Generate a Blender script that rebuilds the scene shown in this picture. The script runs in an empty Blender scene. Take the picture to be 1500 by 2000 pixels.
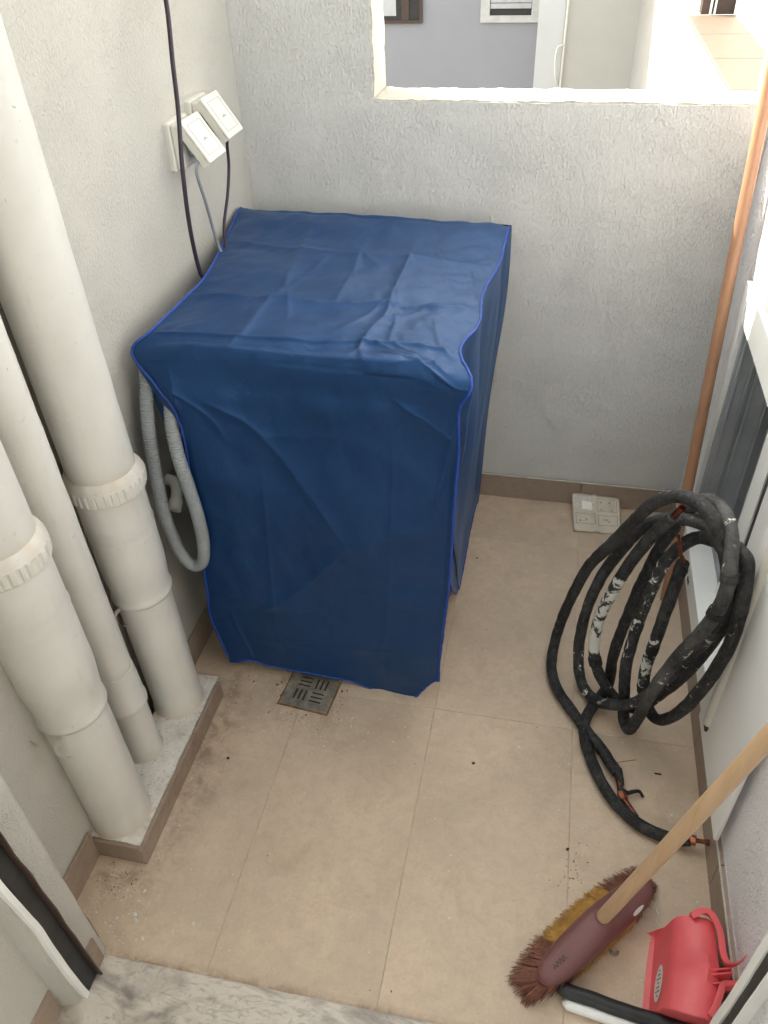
import bpy, bmesh, math, random
from mathutils import Vector, Matrix, noise
random.seed(7)
C = bpy.context.scene.collection
SC = bpy.context.scene
R = math.radians

# ------------------------------------------------------------------ camera
cd = bpy.data.cameras.new('camera'); cam = bpy.data.objects.new('camera', cd); C.objects.link(cam)
cr = Vector((0.978054, 0.205833, -0.032295)); cu = Vector((-0.105667, 0.62362, 0.774554)); cf = Vector((-0.179568, 0.754143, -0.631683))
cam.matrix_world = Matrix(((cr.x, cu.x, -cf.x, 0.75445), (cr.y, cu.y, -cf.y, -1.89546), (cr.z, cu.z, -cf.z, 1.472), (0, 0, 0, 1)))
cd.sensor_fit = 'VERTICAL'; cd.sensor_height = 24; cd.sensor_width = 18; cd.lens = 24 * 1541.93 / 2000
cd.clip_start = 0.02; cd.clip_end = 500
SC.camera = cam

# ------------------------------------------------------------------ light
SUN_EL, SUN_AZ = 33.0, -62.0            # azimuth from +Y, clockwise positive
w = bpy.data.worlds.new('World'); SC.world = w; w.use_nodes = True
nt = w.node_tree; bg = nt.nodes['Background']; bg.inputs['Strength'].default_value = 0.15
sky = nt.nodes.new('ShaderNodeTexSky'); sky.sky_type = 'NISHITA'; sky.sun_disc = False
sky.sun_elevation = R(SUN_EL); sky.sun_rotation = R(SUN_AZ)
sky.air_density = 1.0; sky.dust_density = 3.0; sky.ozone_density = 0.6
hs = nt.nodes.new('ShaderNodeHueSaturation'); hs.inputs['Saturation'].default_value = 0.30      # thin bright haze over the blue
nt.links.new(sky.outputs[0], hs.inputs['Color'])
wt = nt.nodes.new('ShaderNodeMix'); wt.data_type = 'RGBA'; wt.blend_type = 'MULTIPLY'; wt.inputs[0].default_value = 1
wt.inputs[7].default_value = (.985, .98, .90, 1); nt.links.new(hs.outputs[0], wt.inputs[6]); nt.links.new(wt.outputs[2], bg.inputs['Color'])
sl = bpy.data.lights.new('sun', 'SUN'); sl.energy = 2.0; sl.angle = R(0.53); sl.color = (1, .95, .87)
sun = bpy.data.objects.new('sun', sl); C.objects.link(sun)
sdir = Vector((math.sin(R(SUN_AZ)) * math.cos(R(SUN_EL)), math.cos(R(SUN_AZ)) * math.cos(R(SUN_EL)), math.sin(R(SUN_EL))))
sun.rotation_euler = sdir.to_track_quat('Z', 'Y').to_euler(); sun.location = sdir * 20
SC.view_settings.view_transform = 'Standard'; SC.view_settings.look = 'None'
SC.view_settings.exposure = 2.5; SC.view_settings.gamma = 1.0; SC.view_settings.use_curve_mapping = False
SC.render.engine = 'CYCLES'; SC.cycles.max_bounces = 12; SC.cycles.diffuse_bounces = 10; SC.cycles.use_denoising = True

# ------------------------------------------------------------------ helpers
class N:
    """small wrapper to write node trees briefly"""
    def __init__(s, name):
        s.m = bpy.data.materials.new(name); s.m.use_nodes = True; s.t = s.m.node_tree
        s.b = s.t.nodes['Principled BSDF']
        s.tc = s.t.nodes.new('ShaderNodeTexCoord')
    def node(s, kind, **k):
        n = s.t.nodes.new(kind)
        for a, v in k.items(): setattr(n, a, v)
        return n
    def link(s, a, b): s.t.links.new(a, b)
    def coord(s, scale=(1, 1, 1), gen='Object', rot=(0, 0, 0)):
        mp = s.node('ShaderNodeMapping'); mp.inputs['Scale'].default_value = scale; mp.inputs['Rotation'].default_value = rot
        s.link(s.tc.outputs[gen], mp.inputs['Vector']); return mp.outputs[0]
    def noise(s, vec, scale, detail=3, rough=.55, dist=0):
        n = s.node('ShaderNodeTexNoise'); n.inputs['Scale'].default_value = scale; n.inputs['Detail'].default_value = detail
        n.inputs['Roughness'].default_value = rough; n.inputs['Distortion'].default_value = dist
        s.link(vec, n.inputs['Vector']); return n.outputs['Fac']
    def voro(s, vec, scale, feature='F1', rnd=1):
        n = s.node('ShaderNodeTexVoronoi', feature=feature); n.inputs['Scale'].default_value = scale
        n.inputs['Randomness'].default_value = rnd
        s.link(vec, n.inputs['Vector']); return n.outputs['Distance']
    def ramp(s, fac, stops):
        n = s.node('ShaderNodeValToRGB'); cr = n.color_ramp
        while len(cr.elements) < len(stops): cr.elements.new(.5)
        for e, (p, c) in zip(cr.elements, stops):
            e.position = p; e.color = (c, c, c, 1) if not hasattr(c, '__len__') else (*c[:3], 1)
        s.link(fac, n.inputs['Fac']); return n.outputs['Color']
    def mix(s, fac, a, b, mode='MIX'):
        n = s.node('ShaderNodeMix', data_type='RGBA', blend_type=mode)
        for i, v in ((0, fac), (6, a), (7, b)):
            if hasattr(v, 'is_output'): s.link(v, n.inputs[i])
            elif i == 0: n.inputs[0].default_value = v
            else: n.inputs[i].default_value = (*v[:3], 1)
        return n.outputs[2]
    def math(s, op, a, b=0.0):
        n = s.node('ShaderNodeMath', operation=op)
        for i, v in ((0, a), (1, b)):
            if hasattr(v, 'is_output'): s.link(v, n.inputs[i])
            else: n.inputs[i].default_value = v
        return n.outputs[0]
    def attr(s, name):
        n = s.node('ShaderNodeAttribute'); n.attribute_name = name; return n.outputs['Fac']
    def rnd(s): return s.node('ShaderNodeObjectInfo').outputs['Random']
    def bump(s, h, dist, strength=1.0):
        n = s.node('ShaderNodeBump'); n.inputs['Distance'].default_value = dist; n.inputs['Strength'].default_value = strength
        s.link(h, n.inputs['Height'])
        if s.b.inputs['Normal'].is_linked: s.link(s.b.inputs['Normal'].links[0].from_socket, n.inputs['Normal'])
        s.link(n.outputs[0], s.b.inputs['Normal']); return s
    def col(s, v):
        if hasattr(v, 'is_output'): s.link(v, s.b.inputs['Base Color'])
        else: s.b.inputs['Base Color'].default_value = (*v, 1)
        return s
    def set(s, rough=.5, spec=.5, metal=0.0, sheen=0.0):
        if hasattr(rough, 'is_output'): s.link(rough, s.b.inputs['Roughness'])
        else: s.b.inputs['Roughness'].default_value = rough
        s.b.inputs['Specular IOR Level'].default_value = spec; s.b.inputs['Metallic'].default_value = metal
        s.b.inputs['Sheen Weight'].default_value = sheen
        return s

def plain(name, c, rough=.5, metal=0.0, spec=.5, var=.12, scale=14, bump=0.0, bscale=120):
    n = N(name); v = n.coord()
    f = n.noise(v, scale, 5, .6)
    a = tuple(x * (1 - var) for x in c); b = tuple(min(1, x * (1 + var)) for x in c)
    n.col(n.ramp(f, [(.3, a), (.7, b)])).set(rough, spec, metal)
    if bump: n.bump(n.noise(v, bscale, 3), bump)
    return n.m

def plaster(name, c, stretch, scale, depth, dirt=(.55, .48, .38), drips=True):
    n = N(name); v = n.coord((1, 1, stretch)); vo = n.coord()
    warp = n.noise(vo, 9, 2)
    h1 = n.noise(v, scale, 3, .6, .8)
    h2 = n.voro(v, scale * .62, 'SMOOTH_F1')
    ridges = n.ramp(h1, [(.38, 0), (.56, .45), (.66, 1)])
    h = n.math('ADD', ridges, n.math('MULTIPLY', h2, -.35))
    h = n.math('MULTIPLY', h, n.ramp(warp, [(.36, .55), (.64, 1.05)]))
    n.bump(n.noise(vo, 420, 2), .0006).bump(h, depth)
    big = n.noise(vo, 3.2, 4, .6)
    spots = n.noise(vo, 11, 5, .7)
    base = n.ramp(big, [(.3, tuple(x * .965 for x in c)), (.7, c)])
    d = n.math('MULTIPLY', n.ramp(spots, [(.62, 0), (.8, 1)]), .09)
    n.col(n.mix(d, base, dirt)).set(.85, .25)
    return n.m

M = {}
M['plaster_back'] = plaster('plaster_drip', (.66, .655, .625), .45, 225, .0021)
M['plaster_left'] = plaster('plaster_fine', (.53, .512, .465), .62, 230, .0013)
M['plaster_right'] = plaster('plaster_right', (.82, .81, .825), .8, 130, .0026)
M['plaster_sill'] = plaster('plaster_sill', (.56, .53, .46), 1, 60, .003)
M['room'] = plain('room_paint', (.62, .60, .56), .8, var=.04)
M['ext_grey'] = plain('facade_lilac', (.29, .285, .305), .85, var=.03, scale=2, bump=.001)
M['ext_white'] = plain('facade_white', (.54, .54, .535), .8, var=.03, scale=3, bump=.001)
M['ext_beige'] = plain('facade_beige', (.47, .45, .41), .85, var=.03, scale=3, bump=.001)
M['ext_rough'] = plaster('plaster_parapet', (.36, .345, .32), .5, 60, .004)
M['coping'] = plain('coping_tile', (.155, .112, .078), .6, var=.08)
M['concrete'] = plain('yard_concrete', (.22, .21, .19), .9, var=.15, scale=3)
M['dark'] = plain('dark_interior', (.03, .028, .026), .7)
M['brown'] = plain('brown_frame', (.06, .035, .025), .5)
M['shutter'] = plain('shutter_grey', (.42, .42, .43), .5)
M['shutter_frame'] = plain('shutter_box', (.48, .47, .45), .5)

def tile_mat(name, c, rough):
    n = N(name); v = n.coord()
    r = n.rnd()
    off = n.node('ShaderNodeVectorMath', operation='ADD'); comb = n.node('ShaderNodeCombineXYZ')
    n.link(n.math('MULTIPLY', r, 7.0), comb.inputs[0]); n.link(n.math('MULTIPLY', r, 13.0), comb.inputs[1])
    n.link(v, off.inputs[0]); n.link(comb.outputs[0], off.inputs[1]); v2 = off.outputs[0]
    f1 = n.noise(v2, 5, 6, .62, .4); f2 = n.noise(v2, 60, 4, .7); f3 = n.noise(v2, 320, 2, .6)
    dark = tuple(x * .86 for x in c); lite = tuple(min(1, x * 1.16) for x in c)
    base = n.ramp(f1, [(.28, dark), (.5, c), (.75, lite)])
    base = n.mix(n.math('MULTIPLY', n.ramp(f2, [(.5, 0), (.72, 1)]), .20), base, tuple(x * .70 for x in c))
    base = n.mix(n.math('MULTIPLY', n.ramp(f3, [(.58, 0), (.7, 1)]), .22), base, tuple(min(1, x * 1.5) for x in c))
    f4 = n.noise(v2, 34, 7, .74); base = n.mix(n.math('MULTIPLY', n.ramp(f4, [(.40, 1), (.56, 0)]), .30), base, tuple(x * .70 for x in c))
    f5 = n.noise(v2, 150, 4, .75); base = n.mix(n.math('MULTIPLY', n.ramp(f5, [(.52, 0), (.66, 1)]), .22), base, tuple(x * .62 for x in c))
    # dust film and tan stains, in world space so that they run across joints
    g = n.node('ShaderNodeNewGeometry').outputs['Position']
    dust = n.ramp(n.noise(g, 3.3, 6, .65), [(.45, 0), (.75, 1)])
    base = n.mix(n.math('MULTIPLY', dust, .22), base, (.52, .45, .36))
    st = n.ramp(n.noise(g, 7.0, 5, .7, .6), [(.56, 0), (.70, 1)])
    base = n.mix(n.math('MULTIPLY', st, .22), base, (.24, .155, .085))
    # mud runs along the plinth and the threshold, rust round the drain
    sx = n.node('ShaderNodeSeparateXYZ'); n.link(g, sx.inputs[0])
    def near(val, c0, w_): return n.ramp(n.math('MULTIPLY', n.math('ABSOLUTE', n.math('SUBTRACT', val, c0)), 1 / w_), [(0, 1), (1, 0)])
    rag = n.ramp(n.noise(g, 24, 6, .72, .5), [(.40, 0), (.62, 1)])
    m1 = n.math('MULTIPLY', near(sx.outputs[0], .125, .085), near(sx.outputs[1], -1.0, .55))
    m2 = near(sx.outputs[1], -1.432, .022)
    m3 = n.math('MULTIPLY', near(sx.outputs[0], .29, .15), near(sx.outputs[1], -.82, .12))
    m4 = n.math('MULTIPLY', near(sx.outputs[0], .07, .12), near(sx.outputs[1], -1.30, .07))
    mm = n.math('MAXIMUM', n.math('MAXIMUM', m1, m2), n.math('MAXIMUM', m3, m4))
    base = n.mix(n.math('MULTIPLY', n.math('MULTIPLY', mm, rag), .75), base, (.20, .125, .07))
    specks = n.ramp(n.voro(g, 55, 'F1'), [(.05, 1), (.09, 0)])
    pick = n.ramp(n.noise(g, 16, 2), [(.57, 0), (.62, 1)])
    base = n.mix(n.math('MULTIPLY', specks, pick), base, (.62, .58, .50))
    n.col(base).set(n.ramp(f1, [(.3, rough - .08), (.7, rough + .12)]), .4)
    n.bump(f2, .0004).bump(f3, .0002)
    return n.m
M['tile'] = tile_mat('porcelain_tile', (.60, .472, .345), .50)
M['skirt'] = tile_mat('porcelain_skirting', (.32, .245, .193), .50)
M['grout'] = plain('grout', (.50, .43, .34), .9, var=.35, scale=30)

def marble():
    n = N('marble'); v = n.coord((1, 2.6, 1), rot=(0, 0, R(-32)))
    f = n.noise(v, 6, 6, .60, .9); f2 = n.noise(v, 22, 5, .65, 2.2); f3 = n.noise(n.coord(), 160, 3)
    c = n.ramp(f, [(.33, (.21, .185, .16)), (.46, (.44, .39, .33)), (.56, (.62, .56, .48)), (.66, (.58, .52, .44)), (.74, (.33, .295, .26))])
    c = n.mix(n.ramp(f2, [(.36, .55), (.47, 0)]), c, (.26, .235, .21))
    c = n.mix(n.math('MULTIPLY', n.ramp(f3, [(.6, 0), (.75, 1)]), .3), c, (.3, .24, .18))
    n.col(c).set(.34, .5); n.bump(f3, .0002); return n.m
M['marble'] = marble()

def fabric():
    n = N('blue_nonwoven'); v = n.coord()
    f = n.noise(v, 3.2, 4, .6); fib = n.noise(n.coord((1, 1, 1)), 430, 3, .7)
    g = n.node('ShaderNodeTexChecker'); g.inputs['Scale'].default_value = 560
    c = n.ramp(f, [(.3, (.0036, .0225, .082)), (.7, (.0054, .0305, .106))])
    c = n.mix(n.math('MULTIPLY', n.ramp(fib, [(.35, 1), (.62, 0)]), .35), c, (.005, .022, .075))
    n.col(c).set(.40, .85, 0, .12); n.b.inputs['Sheen Tint'].default_value = (.10, .42, 1, 1); n.b.inputs['Specular Tint'].default_value = (.30, .56, 1, 1); n.b.inputs['Sheen Roughness'].default_value = .42; n.bump(fib, .0005)
    n.bump(n.noise(v, 26, 4, .6, .4), .0016); return n.m
M['fabric'] = fabric()
M['piping'] = plain('bright_blue_piping', (.007, .050, .30), .5, var=.15, scale=60, bump=.0006, bscale=300)

def pvc():
    n = N('painted_pvc'); v = n.coord(); vs = n.coord((1, 1, .22))
    f = n.noise(v, 6, 5, .6); rub = n.noise(vs, 45, 5, .7); sp = n.noise(v, 115, 3, .6)
    c = n.ramp(f, [(.3, (.60, .588, .545)), (.7, (.68, .668, .622))])
    c = n.mix(n.math('MULTIPLY', n.ramp(rub, [(.60, 0), (.76, 1)]), .30), c, (.50, .43, .35))
    c = n.mix(n.attr('dirt'), c, (.52, .41, .29))
    n.col(c).set(.42, .45); n.bump(n.noise(v, 22, 3), .0008).bump(n.ramp(sp, [(.67, 0), (.76, 1)]), .0011); return n.m
M['pvc'] = pvc()

def screed():
    n = N('dusty_screed'); v = n.coord()
    f = n.noise(v, 26, 6, .7); f2 = n.noise(v, 130, 3, .6); f3 = n.noise(v, 9, 4)
    c = n.ramp(f, [(.3, (.54, .485, .42)), (.55, (.70, .655, .59)), (.75, (.78, .745, .69))])
    c = n.mix(n.math('MULTIPLY', n.ramp(f2, [(.58, 0), (.68, 1)]), .5), c, (.28, .22, .17))
    n.col(c).set(.9, .2); n.bump(f, .003).bump(f2, .0015); return n.m
M['screed'] = screed()

def foam():
    n = N('black_foam_insulation'); v = n.coord()
    f = n.noise(v, 14, 6, .68, .5); f2 = n.noise(v, 60, 4, .65); f3 = n.noise(v, 32, 5, .7, .8)
    c = n.ramp(f, [(.40, (.007, .0075, .009)), (.58, (.016, .017, .019)), (.78, (.075, .075, .075))])
    c = n.mix(n.math('MULTIPLY', n.ramp(f2, [(.60, 0), (.74, 1)]), .30), c, (.14, .14, .135))
    sm = n.ramp(n.noise(n.coord((1, 1, .6)), 20, 6, .75, 1.2), [(.50, 0), (.66, 1)])
    c = n.mix(n.math('MULTIPLY', sm, .55), c, (.085, .083, .08))
    fs = n.ramp(n.noise(n.coord((1, 1, .35)), 170, 5, .75), [(.52, 0), (.66, 1)])
    c = n.mix(n.math('MULTIPLY', fs, .5), c, (.10, .10, .098))
    sp = n.ramp(n.noise(v, 75, 3, .6), [(.68, 0), (.72, 1)])
    c = n.mix(n.math('MULTIPLY', sp, .8), c, (.34, .33, .30))
    c = n.mix(n.math('MULTIPLY', n.attr('dust'), n.ramp(f, [(.34, .12), (.66, .9)])), c, (.105, .102, .10))
    pa = n.math('ADD', n.attr('paint'), n.math('MULTIPLY', n.math('SUBTRACT', f3, .5), 1.5))
    pm = n.ramp(pa, [(.60, 0), (.64, 1)])
    c = n.mix(pm, c, (.66, .66, .61))
    n.col(c).set(n.ramp(pm, [(0, .62), (1, .8)]), .35); n.bump(n.noise(n.coord(), 210, 4, .7), .0012).bump(f2, .0026).bump(f3, .005).bump(f, .006); return n.m
M['foam'] = foam()
M['copper'] = plain('copper', (.36, .135, .075), .38, metal=.85, var=.45, scale=60)
M['hose'] = plain('grey_hose', (.28, .30, .305), .5, var=.08, scale=20)
M['white_plastic'] = plain('white_plastic', (.70, .68, .61), .4, var=.04)
M['grey_plastic'] = plain('grey_plastic', (.45, .45, .45), .5, var=.06)
M['black_cable'] = plain('black_cable', (.022, .014, .028), .45, var=.2)
M['grey_cable'] = plain('grey_cable', (.24, .25, .27), .5)
M['alu_white'] = plain('white_lacquered_aluminium', (.82, .83, .80), .35, var=.05, scale=8)
M['alu_panel'] = plain('white_panel', (.84, .85, .84), .3, var=.05, scale=4)
M['alu_grey'] = plain('grey_anodised', (.40, .425, .44), .42, metal=.15, var=.15, scale=8)
M['rubber'] = plain('black_rubber', (.02, .021, .023), .5, var=.4, scale=30, bump=.0006, bscale=60)
M['steel'] = plain('stainless_plate', (.30, .27, .21), .42, metal=.35, var=.40, scale=45, bump=.0003, bscale=160)
M['rust'] = plain('rust_crumbs', (.22, .12, .065), .9, var=.5, scale=40)

def wood(name, a, b, sc=1.0):
    n = N(name); v = n.coord((1, 1, .05)); f = n.noise(v, 90 * sc, 4, .6, .5); f2 = n.noise(n.coord((1, 1, .25)), 12, 4, .6)
    c = n.mix(n.ramp(f2, [(.3, 0), (.7, .7)]), n.ramp(f, [(.3, a), (.7, b)]), tuple(x * .72 for x in a))
    n.col(c).set(.38, .45); n.bump(f, .0002); return n.m
M['wood_pole'] = wood('orange_varnished_wood', (.40, .205, .115), (.50, .275, .155))
M['wood_handle'] = wood('pale_wood', (.56, .37, .21), (.69, .48, .30))
M['broom'] = plain('maroon_plastic', (.165, .066, .062), .5, var=.12, bump=.0005, bscale=300)
M['bristle_brown'] = plain('brown_bristles', (.27, .115, .075), .6, var=.4, scale=60)
M['bristle_yellow'] = plain('yellow_bristles', (.54, .30, .07), .6, var=.35, scale=60)
M['sticker'] = plain('white_sticker', (.72, .70, .68), .4, var=.06)
M['sticker_print'] = plain('sticker_print', (.25, .25, .26), .5)
M['dustpan'] = plain('red_plastic', (.72, .112, .125), .42, var=.06, scale=18, bump=.0004, bscale=120)
M['paper'] = plain('leaflet_paper', (.93, .88, .76), .8, var=.07, scale=30, bump=.0004, bscale=80)
M['ink'] = plain('faded_ink', (.44, .42, .36), .8)
M['ink_light'] = plain('pale_print', (.62, .61, .54), .8, var=.2, scale=120)
M['crumb_white'] = plain('plaster_crumbs', (.66, .62, .54), .9)
M['crumb_dark'] = plain('dark_grit', (.035, .028, .022), .8)

# ------------------------------------------------------------------ mesh helpers
def obj(name, bm, mat, parent=None, smooth=False, autosmooth=None):
    me = bpy.data.meshes.new(name)
    bm.normal_update(); bm.to_mesh(me); bm.free()
    o = bpy.data.objects.new(name, me); C.objects.link(o)
    for m in (mat if isinstance(mat, (list, tuple)) else [mat]): me.materials.append(m)
    if smooth:
        for p in me.polygons: p.use_smooth = True
        if autosmooth: me.set_sharp_from_angle(angle=R(autosmooth))
    if parent: o.parent = parent
    return o

def tag(o, label=None, cat=None, group=None, kind=None):
    if label: o['label'] = label
    if cat: o['category'] = cat
    if group: o['group'] = group
    if kind: o['kind'] = kind
    return o

def thing(name, label, cat, loc=(0, 0, 0), group=None):
    """an Empty at the thing's base; parts are built in world space and parented with the inverse kept"""
    o = bpy.data.objects.new(name, None); C.objects.link(o); o.location = loc; o.empty_display_size = .05
    bpy.context.view_layer.update()
    return tag(o, label, cat, group)

def put(child, parent):
    child.parent = parent; child.matrix_parent_inverse = Matrix.Translation(parent.location).inverted(); return child

def box(bm, a, b, bevel=0.0, seg=2):
    a, b = Vector(a), Vector(b)
    r = bmesh.ops.create_cube(bm, size=1.0, matrix=Matrix.Translation((a + b) / 2) @ Matrix.Diagonal((*(b - a), 1)))
    if bevel:
        es = {e for v in r['verts'] for e in v.link_edges}
        bmesh.ops.bevel(bm, geom=list(es), offset=bevel, segments=seg, profile=.5, affect='EDGES')
    return bm

def bx(a, b, bevel=0.0, seg=2): return box(bmesh.new(), a, b, bevel, seg)

def gridbox(bm, a, b, step=.02, amp=.0015, sc=18.0):
    """a box cut into a grid, its surface uneven by a few millimetres (hand-trowelled plaster)"""
    a, b = Vector(a), Vector(b); d = b - a
    n = [max(1, round(d[i] / step)) for i in range(3)]
    cache = {}
    def vert(p):
        k = (round(p.x, 5), round(p.y, 5), round(p.z, 5))
        if k not in cache:
            q = p + noise.noise_vector(p * sc) * amp + noise.noise_vector(p * sc * 3.1) * amp * .5
            cache[k] = bm.verts.new(q)
        return cache[k]
    for ax in range(3):
        u, v = (ax + 1) % 3, (ax + 2) % 3
        for side in (0, 1):
            def P(i, j):
                p = Vector((0, 0, 0)); p[ax] = (a, b)[side][ax]; p[u] = a[u] + d[u] * i / n[u]; p[v] = a[v] + d[v] * j / n[v]; return p
            for i in range(n[u]):
                for j in range(n[v]):
                    f = [vert(P(i, j)), vert(P(i + 1, j)), vert(P(i + 1, j + 1)), vert(P(i, j + 1))]
                    bm.faces.new(f if side else f[::-1])
    return bm

def spline(pts, n):
    """Catmull-Rom through the points, resampled to n about evenly spaced points"""
    P = [Vector(p) for p in pts]; P = [2 * P[0] - P[1]] + P + [2 * P[-1] - P[-2]]
    out = []
    for i in range(1, len(P) - 2):
        for k in range(12):
            t = k / 12; a, b, c, d = P[i - 1:i + 3]
            out.append(.5 * ((2 * b) + (c - a) * t + (2 * a - 5 * b + 4 * c - d) * t * t + (3 * b - a - 3 * c + d) * t ** 3))
    out.append(P[-2])
    L = [0]
    for i in range(1, len(out)): L.append(L[-1] + (out[i] - out[i - 1]).length)
    res = []; j = 0
    for k in range(n):
        s = L[-1] * k / (n - 1)
        while j < len(L) - 2 and L[j + 1] < s: j += 1
        t = 0 if L[j + 1] == L[j] else (s - L[j]) / (L[j + 1] - L[j])
        res.append(out[j].lerp(out[j + 1], min(1, max(0, t))))
    return res, L[-1]

def tube(bm, pts, rad, seg=10, cap=True, lay=None, vals=None, wob=0.0):
    """sweep along points; rad is a number or a function of (0..1)"""
    n = len(pts); rf = rad if callable(rad) else (lambda t: rad)
    T = [(pts[min(n - 1, i + 1)] - pts[max(0, i - 1)]).normalized() for i in range(n)]
    up = Vector((0, 0, 1)) if abs(T[0].z) < .9 else Vector((1, 0, 0))
    nrm = (up - T[0] * up.dot(T[0])).normalized(); rings = []
    for i in range(n):
        nrm = (nrm - T[i] * nrm.dot(T[i])).normalized(); bi = T[i].cross(nrm); r = rf(i / (n - 1)); ring = []
        for k in range(seg):
            a = 2 * math.pi * k / seg; d = nrm * math.cos(a) + bi * math.sin(a)
            rr = r + (noise.noise((pts[i] + d * r) * 45) * wob if wob else 0)
            v = bm.verts.new(pts[i] + d * rr)
            if lay is not None:
                for l, vv in zip(lay, vals): v[l] = vv(i / (n - 1))
            ring.append(v)
        rings.append(ring)
    for i in range(n - 1):
        for k in range(seg):
            bm.faces.new((rings[i][k], rings[i][(k + 1) % seg], rings[i + 1][(k + 1) % seg], rings[i + 1][k]))
    if cap:
        bm.faces.new(rings[0][::-1]); bm.faces.new(rings[-1])
    return bm

def straight(a, b, n=2): return [Vector(a).lerp(Vector(b), i / (n - 1)) for i in range(n)]

def lathe(bm, c, prof, seg=40, wob=0.0, dirt=None, ribs=None):
    """prof: list of (z, r); vertical axis at c=(x, y). dirt(z, angle) 0..1"""
    lay = bm.verts.layers.float.get('dirt') or bm.verts.layers.float.new('dirt')
    rings = []
    for z, r in prof:
        ring = []
        for k in range(seg):
            a = 2 * math.pi * k / seg; rr = r
            if wob: rr += noise.noise(Vector((math.cos(a) * 1.7, math.sin(a) * 1.7, z * 22)) + Vector((c[0] * 31, c[1] * 17, 0))) * wob
            if ribs: rr += ribs(z, a)
            v = bm.verts.new((c[0] + rr * math.cos(a), c[1] + rr * math.sin(a), z))
            if dirt: v[lay] = max(0, min(1, dirt(z, a)))
            ring.append(v)
        rings.append(ring)
    for i in range(len(rings) - 1):
        for k in range(seg):
            bm.faces.new((rings[i][k], rings[i][(k + 1) % seg], rings[i + 1][(k + 1) % seg], rings[i + 1][k]))
    bm.faces.new(rings[0][::-1]); bm.faces.new(rings[-1])
    return bm

def poly(bm, pts, depth):
    """flat polygon given by 3D points, thickened by the vector depth"""
    a = [bm.verts.new(p) for p in pts]; b = [bm.verts.new(Vector(p) + Vector(depth)) for p in pts]
    bm.faces.new(a); bm.faces.new(b[::-1])
    for i in range(len(a)): bm.faces.new((a[i], b[i], b[(i + 1) % len(a)], a[(i + 1) % len(a)]))
    bmesh.ops.recalc_face_normals(bm, faces=bm.faces[:])
    return bm
def smoothstep(a, b, x):
    t = max(0, min(1, (x - a) / (b - a))); return t * t * (3 - 2 * t)

# ------------------------------------------------------------------ ground, yard, room
ground = obj('ground', bx((-60, -60, -3.4), (60, 60, -3.2)), M['concrete']); tag(ground, kind='structure')
slab = obj('balcony_slab', bx((-.25, -1.60, -.22), (1.35, .13, -.012)), M['concrete']); tag(slab, kind='structure')
floor = obj('floor', bx((-.02, -1.47, -.012), (1.22, .02, -.0011)), M['grout']); tag(floor, kind='structure')
XS = [-.012, .292, .5936, .8978, 1.165]; YS = [-1.45, -.806, -.2033, .004]; g_ = .0006
k_ = 0
for i in range(4):
    for j in range(3):
        t = obj('floor_tile', bx((XS[i] + g_, YS[j] + g_, -.009), (XS[i + 1] - g_, YS[j + 1] - g_, 0), .0008, 1), M['tile'], floor)
        k_ += 1
        t.location.z = [.0, .0004, -.0004, .0002, .0006][(i * 3 + j * 2) % 5] - (.0004 if i == 3 else 0)
th = obj('threshold', poly(bmesh.new(), [(.02, -1.434, .004), (1.20, -1.419, .004), (1.20, -1.75, .004), (.02, -1.75, .004)], (0, 0, -.03)), M['marble'])
bm = bmesh.new(); bm.from_mesh(th.data); bmesh.ops.bevel(bm, geom=bm.edges[:], offset=.002, segments=2, affect='EDGES'); bm.to_mesh(th.data); bm.free()
tag(th, kind='structure')
rf = obj('room_floor', bx((-1.6, -4.6, -.2), (3.0, -1.751, 0)), M['marble']); tag(rf, kind='structure')

# ------------------------------------------------------------------ walls of the balcony
H = 2.1
HR = 1.2; HL = 1.8
bm = bmesh.new()
gridbox(bm, (-.14, 0, -.2), (1.31, .122, 1.07), .012, .0016)
gridbox(bm, (-.14, .0003, 1.060), (.317, .1215, HL), .02, .0016)
gridbox(bm, (1.150, .0003, 1.060), (1.31, .1215, H), .012, .002)
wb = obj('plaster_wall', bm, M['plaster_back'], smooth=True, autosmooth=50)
tag(wb, 'rough white plaster wall with the big unglazed window opening', 'wall')
# painted sill and reveal lining, a little proud of the wall's opening
bm = gridbox(bmesh.new(), (.318, .0035, 1.058), (1.149, .125, 1.0735), .008, .0026, 38)
tag(obj('sill', bm, M['plaster_sill'], wb, smooth=True, autosmooth=60), None)
bm = gridbox(bmesh.new(), (.313, .0035, 1.0755), (.3205, .125, H), .010, .0026, 38)
obj('reveal', bm, M['plaster_sill'], wb, smooth=True, autosmooth=60)
bm = gridbox(bmesh.new(), (1.139, .0035, 1.0755), (1.152, .125, H), .012, .0030, 26)
obj('reveal', bm, M['plaster_sill'], wb, smooth=True, autosmooth=60)

bm = gridbox(bmesh.new(), (-.14, -.885, -.2), (0, -.0005, HL), .03, .0012)
gridbox(bm, (-.14, -1.372, -.2), (0, -1.232, HL), .03, .0012)
gridbox(bm, (-.14, -1.2325, -.2), (-.045, -.8845, HL), .03, .0012)          # shallow chase behind the pipes
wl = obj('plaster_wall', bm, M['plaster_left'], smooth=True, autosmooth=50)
tag(wl, 'cream plaster wall behind the white drain pipes and the sockets', 'wall')

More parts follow.
